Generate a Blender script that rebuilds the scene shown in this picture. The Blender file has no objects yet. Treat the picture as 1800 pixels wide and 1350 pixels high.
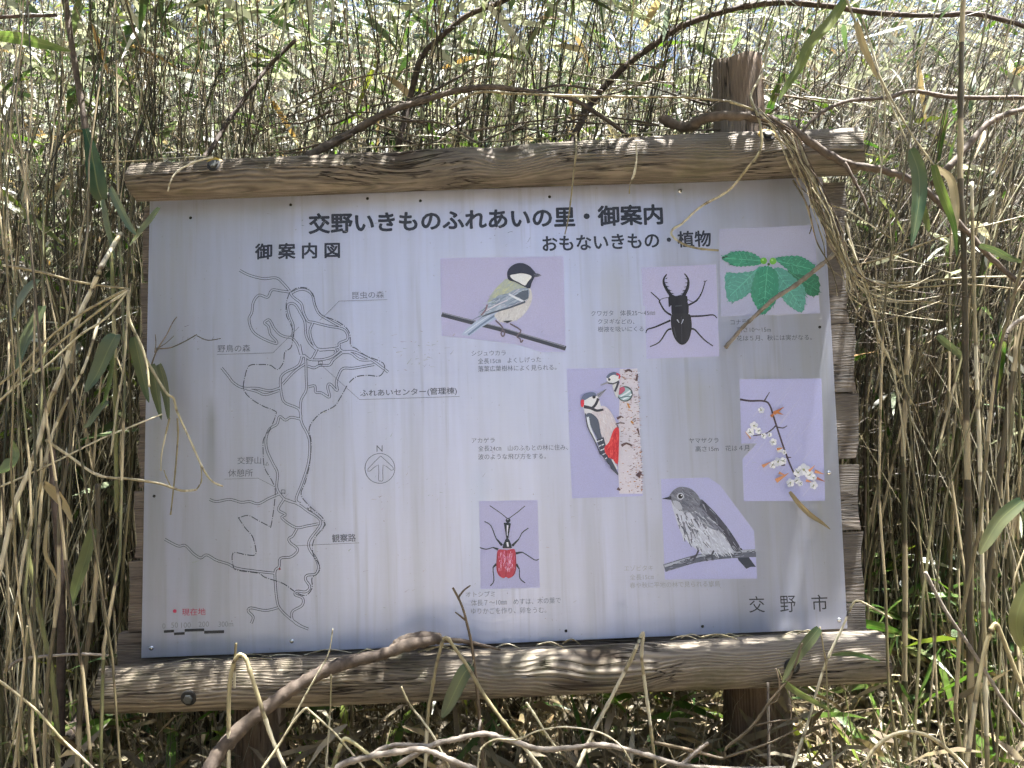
import bpy, bmesh, math, random
import numpy as np
from mathutils import Vector, Matrix

random.seed(7)
rng = np.random.default_rng(11)
SC = bpy.context.scene
COL = SC.collection

# ---------------------------------------------------------------- camera, sky, sun, exposure
F = 1600.0                                   # focal length in photograph pixels (1800 x 1350)
CAM = Vector((0.0247, -1.9758, 0.8596))
YAW, PITCH, ROLL = -0.0111, 0.0994, -0.0335
_f = Vector((0, math.cos(PITCH), math.sin(PITCH))); _r = Vector((1, 0, 0)); _u = _r.cross(_f)
_m = Matrix.Rotation(YAW, 3, 'Z')
_f, _r, _u = _m @ _f, _m @ _r, _m @ _u
CR = _r * math.cos(ROLL) + _u * math.sin(ROLL)
CU = _u * math.cos(ROLL) - _r * math.sin(ROLL)
CF = _f
cam_d = bpy.data.cameras.new('camera')
cam = bpy.data.objects.new('camera', cam_d); COL.objects.link(cam)
cam_d.sensor_width = 36.0; cam_d.lens = 36.0 * F / 1800.0
cam_d.clip_start = 0.02; cam_d.clip_end = 500
cam.matrix_world = Matrix(((CR.x, CU.x, -CF.x, CAM.x), (CR.y, CU.y, -CF.y, CAM.y), (CR.z, CU.z, -CF.z, CAM.z), (0, 0, 0, 1)))
SC.camera = cam

SUN = Vector((0.22, -0.03, 0.97)).normalized()          # towards the sun: high, to the right, almost in the plane of the panel
world = bpy.data.worlds.new('World'); SC.world = world; world.use_nodes = True
wn = world.node_tree
bg = wn.nodes['Background']; sky = wn.nodes.new('ShaderNodeTexSky')
sky.sky_type = 'NISHITA'; sky.sun_disc = False
sky.sun_elevation = math.asin(SUN.z); sky.sun_rotation = math.atan2(SUN.x, SUN.y)
sky.air_density = 1.0; sky.dust_density = 3.0; sky.ozone_density = 1.0
wn.links.new(sky.outputs[0], bg.inputs[0]); bg.inputs[1].default_value = 0.05
sun_d = bpy.data.lights.new('sun', 'SUN'); sun_d.energy = 5.0; sun_d.angle = math.radians(0.53)
sun_d.color = (1.0, 0.985, 0.95)
sun = bpy.data.objects.new('sun', sun_d); COL.objects.link(sun)
sun.rotation_euler = SUN.to_track_quat('Z', 'Y').to_euler(); sun.location = (3, 3, 8)
SC.view_settings.view_transform = 'Standard'; SC.view_settings.look = 'None'
SC.view_settings.gamma = 1.0; SC.view_settings.use_curve_mapping = False
SC.view_settings.exposure = 2.7
SC.render.engine = 'CYCLES'
SC.cycles.max_bounces = 4; SC.cycles.diffuse_bounces = 2; SC.cycles.glossy_bounces = 1
SC.cycles.transmission_bounces = 2; SC.cycles.debug_use_spatial_splits = True; SC.cycles.sample_clamp_indirect = 6.0
SC.cycles.use_denoising = True
SC.cycles.use_light_tree = False; SC.cycles.use_adaptive_sampling = True; SC.cycles.adaptive_threshold = 0.04; SC.cycles.adaptive_min_samples = 24

# ---------------------------------------------------------------- helpers
def at(px, py, Y=0.0):
    """photograph pixel -> the point of the place that lies on the plane y = Y"""
    d = CF + CR * ((px - 900.0) / F) + CU * ((675.0 - py) / F)
    t = (Y - CAM.y) / d.y
    return CAM + d * t
def pxm(Y):                                   # metres per photograph pixel at depth Y
    return (Y - CAM.y) / F

def tag(o, label=None, cat=None, group=None, kind=None):
    if label: o['label'] = label
    if cat: o['category'] = cat
    if group: o['group'] = group
    if kind: o['kind'] = kind
    return o
def link(o, parent=None):
    COL.objects.link(o)
    if parent is not None: o.parent = parent
    return o
def empty(name, loc=(0, 0, 0)):
    o = bpy.data.objects.new(name, None); o.location = loc; o.empty_display_size = 0.05
    return link(o)
def mesh_obj(name, verts, faces, mat, parent=None, smooth=False):
    me = bpy.data.meshes.new(name); me.from_pydata([tuple(v) for v in verts], [], faces)
    if smooth:
        me.polygons.foreach_set('use_smooth', [True] * len(me.polygons))
    for m in (mat if isinstance(mat, (list, tuple)) else [mat]): me.materials.append(m)
    o = bpy.data.objects.new(name, me)
    return link(o, parent)
def np_mesh(name, V, Fq, mat, smooth=True, attrs=None):
    """V (n,3), Fq (m,4) or (m,3) arrays"""
    me = bpy.data.meshes.new(name); n = len(V); m, k = Fq.shape
    me.vertices.add(n); me.vertices.foreach_set('co', np.ascontiguousarray(V, np.float32).ravel())
    me.loops.add(m * k); me.loops.foreach_set('vertex_index', np.ascontiguousarray(Fq, np.int32).ravel())
    me.polygons.add(m); me.polygons.foreach_set('loop_start', np.arange(0, m * k, k, dtype=np.int32))
    me.polygons.foreach_set('use_smooth', np.full(m, smooth))
    me.update(calc_edges=True)
    for nm, a in (attrs or {}).items():
        at_ = me.attributes.new(nm, 'FLOAT', 'POINT'); at_.data.foreach_set('value', np.ascontiguousarray(a, np.float32).ravel())
    me.materials.append(mat)
    return me
def tubes(P, R, sides):
    """P (N,K,3) centre lines, R (N,K) radii -> verts, quads, length attribute"""
    N, K, _ = P.shape
    T = np.gradient(P, axis=1); T /= np.linalg.norm(T, axis=2, keepdims=True) + 1e-9
    ref = np.where(np.abs(T[..., 2:3]) > 0.9, np.array([[[1.0, 0, 0]]]), np.array([[[0, 0, 1.0]]]))
    A = np.cross(T, ref); A /= np.linalg.norm(A, axis=2, keepdims=True) + 1e-9
    B = np.cross(T, A)
    th = np.arange(sides) * 2 * np.pi / sides
    V = P[:, :, None, :] + R[:, :, None, None] * (A[:, :, None, :] * np.cos(th)[None, None, :, None] + B[:, :, None, :] * np.sin(th)[None, None, :, None])
    idx = np.arange(N * K * sides).reshape(N, K, sides)
    a = idx[:, :-1, :]; b = np.roll(a, -1, axis=2); d = idx[:, 1:, :]; c = np.roll(d, -1, axis=2)
    Q = np.stack([a, b, c, d], -1).reshape(-1, 4)
    L = np.concatenate([np.zeros((N, 1)), np.cumsum(np.linalg.norm(np.diff(P, axis=1), axis=2), axis=1)], 1)
    L = np.repeat(L[:, :, None], sides, 2)
    return V.reshape(-1, 3), Q, L.ravel()
def catmull(pts, n=6):
    pts = [np.array(p, float) for p in pts]
    if len(pts) < 3: return pts
    out = []
    for i in range(len(pts) - 1):
        p0 = pts[max(i - 1, 0)]; p1 = pts[i]; p2 = pts[i + 1]; p3 = pts[min(i + 2, len(pts) - 1)]
        for k in range(n):
            t = k / n
            out.append(0.5 * (2 * p1 + (p2 - p0) * t + (2 * p0 - 5 * p1 + 4 * p2 - p3) * t * t + (3 * p1 - p0 - 3 * p2 + p3) * t ** 3))
    out.append(pts[-1])
    return out

# ---------------------------------------------------------------- materials
class NT:
    def __init__(s, name):
        s.m = bpy.data.materials.new(name); s.m.use_nodes = True
        s.t = s.m.node_tree; s.b = s.t.nodes['Principled BSDF']; s.out = s.t.nodes['Material Output']
    def n(s, typ, **kw):
        x = s.t.nodes.new(typ)
        for k, v in kw.items():
            if k.startswith('i_'): x.inputs[int(k[2:])].default_value = v
            else: setattr(x, k, v)
        return x
    def l(s, a, b): s.t.links.new(a, b)
    def math(s, op, a, b=None, c=None):
        x = s.n('ShaderNodeMath', operation=op)
        for i, v in enumerate((a, b, c)):
            if v is None: continue
            if isinstance(v, (int, float)): x.inputs[i].default_value = v
            else: s.l(v, x.inputs[i])
        return x.outputs[0]
    def ramp(s, fac, stops, interp='LINEAR'):
        x = s.n('ShaderNodeValToRGB'); x.color_ramp.interpolation = interp
        e = x.color_ramp.elements
        while len(e) < len(stops): e.new(0.5)
        for i, (p, c) in enumerate(stops):
            e[i].position = p; e[i].color = (*c, 1) if len(c) == 3 else c
        s.l(fac, x.inputs[0]); return x.outputs[0]
    def noise(s, vec, scale, detail=3, rough=0.5):
        x = s.n('ShaderNodeTexNoise'); x.inputs['Scale'].default_value = scale
        x.inputs['Detail'].default_value = detail; x.inputs['Roughness'].default_value = rough
        if vec is not None: s.l(vec, x.inputs['Vector'])
        return x.outputs[0]
    def mapping(s, vec, scale=(1, 1, 1), loc=(0, 0, 0)):
        x = s.n('ShaderNodeMapping'); x.inputs['Scale'].default_value = scale; x.inputs['Location'].default_value = loc
        s.l(vec, x.inputs['Vector']); return x.outputs[0]
    def mix(s, fac, a, b, mode='MIX'):
        x = s.n('ShaderNodeMix', data_type='RGBA', blend_type=mode)
        for i, v in ((0, fac), (6, a), (7, b)):
            if isinstance(v, (int, float)): x.inputs[i].default_value = v
            elif isinstance(v, tuple): x.inputs[i].default_value = (*v, 1) if len(v) == 3 else v
            else: s.l(v, x.inputs[i])
        return x.outputs[2]
    def bump(s, h, strength=0.5, dist=0.01):
        x = s.n('ShaderNodeBump'); x.inputs['Strength'].default_value = strength; x.inputs['Distance'].default_value = dist
        s.l(h, x.inputs['Height']); s.l(x.outputs[0], s.b.inputs['Normal']); return x.outputs[0]
    def base(s, c):
        if isinstance(c, tuple): s.b.inputs['Base Color'].default_value = (*c, 1)
        else: s.l(c, s.b.inputs['Base Color'])

def wood_mat(name, light, dark, freq=190.0, knots=(), axis=0, grey=0.35, bump=0.6, moss=0.0, ringw=0.42):
    """weathered timber, grain along local X; knots push the growth lines aside"""
    t = NT(name); tc = t.n('ShaderNodeTexCoord'); P = tc.outputs['Object']
    if axis == 2:
        sw = t.n('ShaderNodeSeparateXYZ'); t.l(P, sw.inputs[0]); cb = t.n('ShaderNodeCombineXYZ')
        t.l(sw.outputs[2], cb.inputs[0]); t.l(sw.outputs[0], cb.inputs[1]); t.l(sw.outputs[1], cb.inputs[2]); P = cb.outputs[0]
    knot_dark = None
    for (kx, ky, kz, s, k) in knots:
        sub = t.n('ShaderNodeVectorMath', operation='SUBTRACT'); t.l(P, sub.inputs[0]); sub.inputs[1].default_value = (kx, ky, kz)
        sc_ = t.n('ShaderNodeVectorMath', operation='MULTIPLY'); t.l(sub.outputs[0], sc_.inputs[0]); sc_.inputs[1].default_value = (0.55 / s, 1 / s, 1 / s)
        ln = t.n('ShaderNodeVectorMath', operation='LENGTH'); t.l(sc_.outputs[0], ln.inputs[0])
        g = t.math('EXPONENT', t.math('MULTIPLY', t.math('POWER', ln.outputs['Value'], 2.0), -1.0))
        f = t.math('MULTIPLY', g, -k)
        mv = t.n('ShaderNodeVectorMath', operation='SCALE'); t.l(sub.outputs[0], mv.inputs[0]); t.l(f, mv.inputs[3])
        ad = t.n('ShaderNodeVectorMath', operation='ADD'); t.l(P, ad.inputs[0]); t.l(mv.outputs[0], ad.inputs[1]); P = ad.outputs[0]
        kd = t.ramp(ln.outputs['Value'], [(0.0, (1, 1, 1)), (0.22, (0.7, 0.7, 0.7)), (0.5, (0, 0, 0))])
        knot_dark = kd if knot_dark is None else t.mix(1.0, knot_dark, kd, 'ADD')
    warp = t.noise(t.mapping(P, (2.6, 9, 9)), 1.0, 3)
    wv = t.math('MULTIPLY', warp, 0.075)
    sep = t.n('ShaderNodeSeparateXYZ'); t.l(P, sep.inputs[0])
    lin = t.math('ADD', t.math('ADD', sep.outputs[2], t.math('MULTIPLY', sep.outputs[1], 0.45)), wv)
    ring = t.math('SINE', t.math('MULTIPLY', lin, freq * 3.0))
    amp = t.noise(t.mapping(P, (3.0, 26, 26), (5, 3, 2)), 1.0, 3)
    ring2 = t.math('MULTIPLY', t.math('MULTIPLY_ADD', ring, 0.5, 0.5), t.math('MULTIPLY_ADD', amp, 2.2, -0.45))
    ring2 = t.math('MAXIMUM', ring2, 0.0)
    fib = t.noise(t.mapping(P, (16, 300, 300)), 1.0, 4, 0.7)
    fib2 = t.noise(t.mapping(P, (7, 95, 95), (3, 1, 7)), 1.0, 4, 0.65)
    h = t.math('ADD', t.math('MULTIPLY', t.math('POWER', ring2, 1.3), ringw), t.math('ADD', t.math('MULTIPLY', fib, 0.45), t.math('MULTIPLY', fib2, 0.5)))
    crk = t.noise(t.mapping(P, (4.5, 75, 75), (2, 8, 1)), 1.0, 3, 0.6)
    crack = t.ramp(t.math('ABSOLUTE', t.math('SUBTRACT', crk, 0.5)), [(0.0, (1, 1, 1)), (0.012, (0.6, 0.6, 0.6)), (0.03, (0, 0, 0))])
    crm = t.ramp(t.noise(t.mapping(P, (3, 14, 14), (7, 7, 7)), 1.0, 2), [(0.50, (0, 0, 0)), (0.60, (1, 1, 1))])
    crack = t.mix(1.0, crack, crm, 'MULTIPLY')
    mid = tuple(0.55 * a + 0.45 * b for a, b in zip(light, dark))
    col = t.ramp(h, [(0.30, dark), (0.52, mid), (0.74, light), (0.95, tuple(min(1, a * 1.25) for a in light))])
    blot = t.noise(t.mapping(tc.outputs['Object'], (2.2, 7, 7)), 1.0, 4)
    col = t.mix(t.ramp(blot, [(0.40, (0, 0, 0)), (0.68, (grey, grey, grey))]), col, (0.24, 0.225, 0.21))
    blot2 = t.noise(t.mapping(tc.outputs['Object'], (4, 10, 10), (9, 2, 4)), 1.0, 5, 0.6)
    col = t.mix(t.ramp(blot2, [(0.50, (0, 0, 0)), (0.72, (0.6, 0.6, 0.6))]), col, tuple(0.5 * d for d in dark))
    col = t.mix(crack, col, tuple(0.3 * d for d in dark))
    if moss:
        ms = t.noise(tc.outputs['Object'], 14.0, 5, 0.65)
        col = t.mix(t.ramp(ms, [(0.52, (0, 0, 0)), (0.70, (moss, moss, moss))]), col, (0.085, 0.095, 0.03))
    if knot_dark is not None: col = t.mix(knot_dark, col, (0.035, 0.02, 0.012))
    t.base(col); t.b.inputs['Roughness'].default_value = 0.82; t.b.inputs['Specular IOR Level'].default_value = 0.25
    t.bump(t.math('SUBTRACT', h, crack), bump, 0.008)
    return t.m

def leaf_mat(name, stops, per='island', transl=0.45, rough=0.38, spot=0.55, tip=None, tint=(1.1, 1.15, 0.75)):
    t = NT(name)
    if per == 'island': rnd = t.n('ShaderNodeNewGeometry').outputs['Random Per Island']
    else: rnd = t.n('ShaderNodeObjectInfo').outputs['Random']
    col = t.ramp(rnd, stops)
    tc = t.n('ShaderNodeTexCoord')
    nz = t.noise(tc.outputs['Object'], 35.0 if per == 'island' else 5.0, 3)
    col = t.mix(t.ramp(nz, [(0.42, (0, 0, 0)), (0.75, (spot, spot, spot))]), col, (0.33, 0.27, 0.12))
    if tip is not None:
        sp = t.n('ShaderNodeSeparateXYZ'); t.l(tc.outputs['Object'], sp.inputs[0])
        edge = t.math('ADD', sp.outputs[0], t.math('MULTIPLY', nz, 0.16))
        col = t.mix(t.ramp(edge, [(0.93, (0, 0, 0)), (1.0, (0.9, 0.9, 0.9))]), col, tip)
    if per != 'island':                                # midrib and fine parallel veins
        ac = t.n('ShaderNodeAttribute', attribute_name='acr').outputs['Fac']
        vn = t.math('MULTIPLY_ADD', t.math('SINE', t.math('MULTIPLY', ac, 55.0)), 0.5, 0.5)
        col = t.mix(t.math('MULTIPLY', vn, 0.22), col, t.mix(1.0, col, (0.55, 0.6, 0.5), 'MULTIPLY'))
        rib = t.ramp(t.math('ABSOLUTE', ac), [(0.0, (0.6, 0.6, 0.6)), (0.10, (0, 0, 0))])
        col = t.mix(rib, col, (0.22, 0.24, 0.10))
        t.bump(vn, 0.12, 0.002)
    t.base(col); t.b.inputs['Roughness'].default_value = rough
    tr = t.n('ShaderNodeBsdfTranslucent'); mx = t.n('ShaderNodeMixShader'); mx.inputs[0].default_value = transl
    tcol = t.mix(1.0, col, tint, 'MULTIPLY')
    t.l(tcol, tr.inputs[0]); t.l(t.b.outputs[0], mx.inputs[1]); t.l(tr.outputs[0], mx.inputs[2]); t.l(mx.outputs[0], t.out.inputs[0])
    return t.m

def culm_mat(name, stops, per='island', inter=0.16, sheath=(0.44, 0.37, 0.22), amount=0.5, rough=0.5):
    """stalk with joints: every internode draws its own tone, old sheaths are straw coloured"""
    t = NT(name)
    if per == 'island': rnd = t.n('ShaderNodeNewGeometry').outputs['Random Per Island']
    else: rnd = t.n('ShaderNodeObjectInfo').outputs['Random']
    le = t.n('ShaderNodeAttribute', attribute_name='len').outputs['Fac']
    u = t.math('ADD', t.math('DIVIDE', le, inter), t.math('MULTIPLY', rnd, 37.7))
    cell = t.math('FLOOR', u); fr = t.math('FRACT', u)
    wn_ = t.n('ShaderNodeTexWhiteNoise', noise_dimensions='2D'); cb = t.n('ShaderNodeCombineXYZ')
    t.l(cell, cb.inputs[0]); t.l(rnd, cb.inputs[1]); t.l(cb.outputs[0], wn_.inputs['Vector'])
    col = t.ramp(rnd, stops)
    sel = t.math('LESS_THAN', wn_.outputs[0], amount)
    part = t.math('GREATER_THAN', fr, t.math('MULTIPLY', wn_.outputs[0], 0.9))
    col = t.mix(t.math('MULTIPLY', t.math('MULTIPLY', sel, part), 0.85), col, sheath)
    tc = t.n('ShaderNodeTexCoord')
    nz = t.noise(t.mapping(tc.outputs['Object'], (160, 160, 14)), 1.0, 3)
    col = t.mix(t.ramp(nz, [(0.45, (0, 0, 0)), (0.75, (0.6, 0.6, 0.6))]), col, (0.07, 0.05, 0.03))
    ringm = t.ramp(fr, [(0.0, (0.75, 0.75, 0.75)), (0.05, (0, 0, 0)), (0.955, (0, 0, 0)), (1.0, (0.9, 0.9, 0.9))])
    col = t.mix(ringm, col, (0.09, 0.06, 0.035))
    t.base(col); t.b.inputs['Roughness'].default_value = rough
    return t.m

def bark_mat(name, light, dark, scale=60.0):
    t = NT(name); tc = t.n('ShaderNodeTexCoord')
    n1 = t.noise(tc.outputs['Object'], scale, 5, 0.65); n2 = t.noise(tc.outputs['Object'], scale * 0.25, 3)
    h = t.math('ADD', t.math('MULTIPLY', n1, 0.6), t.math('MULTIPLY', n2, 0.4))
    t.base(t.ramp(h, [(0.32, dark), (0.6, light), (0.8, tuple(min(1, c * 1.4) for c in light))]))
    t.b.inputs['Roughness'].default_value = 0.8; t.bump(n1, 0.6, 0.004)
    return t.m
def plain(name, c, rough=0.5, metal=0.0):
    t = NT(name); tc = t.n('ShaderNodeTexCoord')
    nz = t.noise(tc.outputs['Object'], 300.0, 4)
    t.base(t.mix(t.ramp(nz, [(0.35, (0, 0, 0)), (0.75, (0.5, 0.5, 0.5))]), c, tuple(0.45 * x for x in c)))
    t.b.inputs['Roughness'].default_value = rough; t.b.inputs['Metallic'].default_value = metal
    return t.m

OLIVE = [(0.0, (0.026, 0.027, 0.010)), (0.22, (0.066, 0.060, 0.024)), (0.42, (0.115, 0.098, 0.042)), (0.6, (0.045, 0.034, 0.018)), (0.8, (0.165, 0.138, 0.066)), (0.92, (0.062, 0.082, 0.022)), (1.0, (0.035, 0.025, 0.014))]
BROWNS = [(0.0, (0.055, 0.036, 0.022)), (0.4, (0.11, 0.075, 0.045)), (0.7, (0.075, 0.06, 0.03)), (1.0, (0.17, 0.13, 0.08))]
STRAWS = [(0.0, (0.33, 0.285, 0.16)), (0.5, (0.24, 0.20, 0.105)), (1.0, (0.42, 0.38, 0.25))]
GREENS = [(0.0, (0.030, 0.085, 0.028)), (0.35, (0.05, 0.125, 0.02)), (0.6, (0.085, 0.17, 0.025)), (0.8, (0.045, 0.105, 0.05)), (1.0, (0.15, 0.17, 0.035))]
FAR_SHADED = [(p_, tuple(0.42 * k for k in c_)) for p_, c_ in OLIVE]; TWIG_SHADED = [(p_, tuple(0.45 * k for k in c_)) for p_, c_ in BROWNS]  # tones of the mass darkened to paint the shade inside the thicket
M = dict(
    culm=culm_mat('bamboo_culm', OLIVE, 'object', 0.16, (0.40, 0.33, 0.20), 0.38),
    culm_far=culm_mat('bamboo_culm_mass', FAR_SHADED, 'island', 0.17, (0.20, 0.155, 0.095), 0.25),
    twig_far=culm_mat('dry_twig_mass', TWIG_SHADED, 'island', 0.07, (0.17, 0.13, 0.08), 0.25),
    straw=culm_mat('dry_straw', STRAWS, 'object', 0.13, (0.55, 0.50, 0.36), 0.4, 0.45),
    brown_twig=culm_mat('brown_twig', BROWNS, 'object', 0.06, (0.24, 0.18, 0.12), 0.3, 0.6),
    green_stem=culm_mat('green_stem', [(0, (0.10, 0.12, 0.035)), (1, (0.17, 0.17, 0.06))], 'object', 0.12, (0.40, 0.36, 0.2), 0.35),
    leaf=leaf_mat('green_leaf', GREENS, 'object', 0.42, 0.36, tip=(0.42, 0.36, 0.20)),
    leaf_dark=leaf_mat('dark_leaf', [(0, (0.018, 0.062, 0.038)), (1, (0.028, 0.085, 0.035))], 'object', 0.18, 0.33, tip=(0.45, 0.40, 0.25)),
    leaf_dry=leaf_mat('dry_leaf', [(0, (0.42, 0.34, 0.19)), (0.6, (0.30, 0.21, 0.10)), (1, (0.46, 0.40, 0.29))], 'object', 0.25, 0.6, tint=(1.0, 0.95, 0.85)),
    leaf_far=leaf_mat('leaf_mass', [(0.0, (0.02, 0.045, 0.015)), (0.18, (0.06, 0.11, 0.035)), (0.32, (0.16, 0.19, 0.11)), (0.46, (0.40, 0.41, 0.36)), (0.92, (0.60, 0.60, 0.56)), (1.0, (0.34, 0.20, 0.07))], 'island', 0.32, 0.45, 0.15),
    litter=leaf_mat('litter_leaf', [(0.0, (0.34, 0.29, 0.20)), (0.3, (0.17, 0.125, 0.075)), (0.55, (0.42, 0.38, 0.29)), (0.72, (0.11, 0.07, 0.04)), (0.88, (0.27, 0.18, 0.085)), (1.0, (0.06, 0.045, 0.028))], 'island', 0.15, 0.55),
    grass=culm_mat('dry_grass_stem', [(0.0, (0.17, 0.135, 0.075)), (0.35, (0.09, 0.065, 0.035)), (0.6, (0.26, 0.22, 0.14)), (0.8, (0.05, 0.037, 0.022)), (1.0, (0.09, 0.10, 0.04))], 'island', 0.09, (0.34, 0.29, 0.19), 0.22),
    wood_leaf=leaf_mat('wood_leaf', [(0.0, (0.02, 0.045, 0.015)), (0.6, (0.04, 0.07, 0.022)), (1.0, (0.07, 0.065, 0.03))], 'island', 0.2, 0.5, 0.1),
    litter_dark=leaf_mat('withered_leaf', [(0.0, (0.22, 0.17, 0.10)), (0.3, (0.10, 0.07, 0.04)), (0.55, (0.32, 0.28, 0.20)), (0.75, (0.07, 0.045, 0.026)), (1.0, (0.16, 0.12, 0.06))], 'island', 0.15, 0.55),
    leaf_green=leaf_mat('fresh_leaf_mass', [(0.0, (0.035, 0.085, 0.02)), (0.35, (0.07, 0.15, 0.02)), (0.7, (0.12, 0.20, 0.03)), (0.9, (0.20, 0.22, 0.04)), (1.0, (0.03, 0.07, 0.03))], 'island', 0.42, 0.35, 0.2, tint=(1.1, 1.2, 0.6)),
    straw_far=culm_mat('straw_mass', [(0.0, (0.20, 0.17, 0.09)), (0.3, (0.36, 0.32, 0.20)), (0.6, (0.26, 0.22, 0.12)), (0.85, (0.46, 0.42, 0.30)), (1.0, (0.16, 0.15, 0.06))], 'island', 0.12, (0.50, 0.46, 0.34), 0.3, 0.45),
    bark=bark_mat('grey_brown_bark', (0.125, 0.094, 0.07), (0.036, 0.025, 0.018)),
    bark_pale=bark_mat('pale_bark', (0.27, 0.235, 0.195), (0.085, 0.065, 0.05)),
    bark_dark=bark_mat('dark_bark', (0.075, 0.05, 0.037), (0.02, 0.014, 0.01)),
    plank=wood_mat('weathered_plank', (0.23, 0.185, 0.145), (0.05, 0.038, 0.03), 330, bump=0.9, grey=0.5, ringw=0.22),
    post=wood_mat('brown_post', (0.27, 0.19, 0.13), (0.06, 0.038, 0.026), 260, bump=1.0, grey=0.6, ringw=0.15),
    steel=plain('dull_steel', (0.10, 0.105, 0.10), 0.65, 0.4),
    recess_dark=plain('recess_shade', (0.02, 0.019, 0.018), 0.8, 0.0),  # near-black disc paints the shade of the recess round each bolt
    rivet=plain('bright_rivet', (0.75, 0.75, 0.76), 0.25, 0.9),
    hole=plain('black_hole', (0.012, 0.012, 0.012), 0.7),
)

# ---------------------------------------------------------------- ground (one sheet up the hillside)
def gz(x, y):
    x = np.asarray(x, float); y = np.asarray(y, float)
    yp = np.clip(y, 0, 6.0)
    z = np.where(y < 0, 0.30 * np.maximum(y, -8.0) + 0.04 * np.minimum(y + 8.0, 0), 0.27 * yp + 0.078 * yp ** 2) + 0.15
    z = z + np.where(y > 6.0, 0.5 * np.minimum(y - 6.0, 5.0), 0)
    z = z - 0.07 * x * np.clip(y - 0.5, 0, 5) / 2.5 * np.exp(-(x / 6.0) ** 2)
    z = z + 0.025 * np.sin(3.1 * x + 1.3 * y) + 0.02 * np.sin(5.3 * y - 2.2 * x + 1.0) + 0.012 * np.sin(11 * x + 7 * y)
    return z
gx = np.concatenate([np.linspace(-60, -5, 24)[:-1], np.linspace(-5, 5, 131), np.linspace(5, 60, 24)[1:]])
gy = np.concatenate([np.linspace(-60, -3, 24)[:-1], np.linspace(-3, 7, 131), np.linspace(7, 70, 26)[1:]])
GX, GY = np.meshgrid(gx, gy); GZ = gz(GX, GY)
nx, ny = len(gx), len(gy); gi = np.arange(nx * ny).reshape(ny, nx)
gq = np.stack([gi[:-1, :-1], gi[:-1, 1:], gi[1:, 1:], gi[1:, :-1]], -1).reshape(-1, 4)
t = NT('forest_floor'); tc = t.n('ShaderNodeTexCoord')
v1 = t.n('ShaderNodeTexVoronoi'); v1.inputs['Scale'].default_value = 34; t.l(t.mapping(tc.outputs['Object'], (1, 0.45, 0.6)), v1.inputs['Vector'])
n1 = t.noise(tc.outputs['Object'], 9.0, 6, 0.65)
sepc = t.n('ShaderNodeSeparateColor'); t.l(v1.outputs['Color'], sepc.inputs[0])
c1 = t.ramp(sepc.outputs[0], [(0.0, (0.10, 0.07, 0.045)), (0.4, (0.25, 0.19, 0.12)), (0.7, (0.38, 0.33, 0.24)), (1.0, (0.48, 0.44, 0.34))])
t.base(t.mix(t.ramp(n1, [(0.35, (0.85, 0.85, 0.85)), (0.62, (0, 0, 0))]), c1, (0.055, 0.04, 0.027)))
t.b.inputs['Roughness'].default_value = 0.9; t.bump(v1.outputs['Distance'], 0.8, 0.02)
g_me = np_mesh('ground', np.stack([GX, GY, GZ], -1).reshape(-1, 3), gq, t.m)
tag(link(bpy.data.objects.new('ground', g_me)), 'sloping earth covered with fallen leaves', kind='structure')

# ---------------------------------------------------------------- the sign
sign = empty('information_sign', (0, 0.1, 0.0))
tag(sign, 'weathered guide board with white metal panel between two horizontal logs', 'sign')
def child(o, parent=sign):
    """parent a piece whose coordinates are those of the place"""
    o.parent = parent; o.location = o.location - parent.location
    return o

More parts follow.
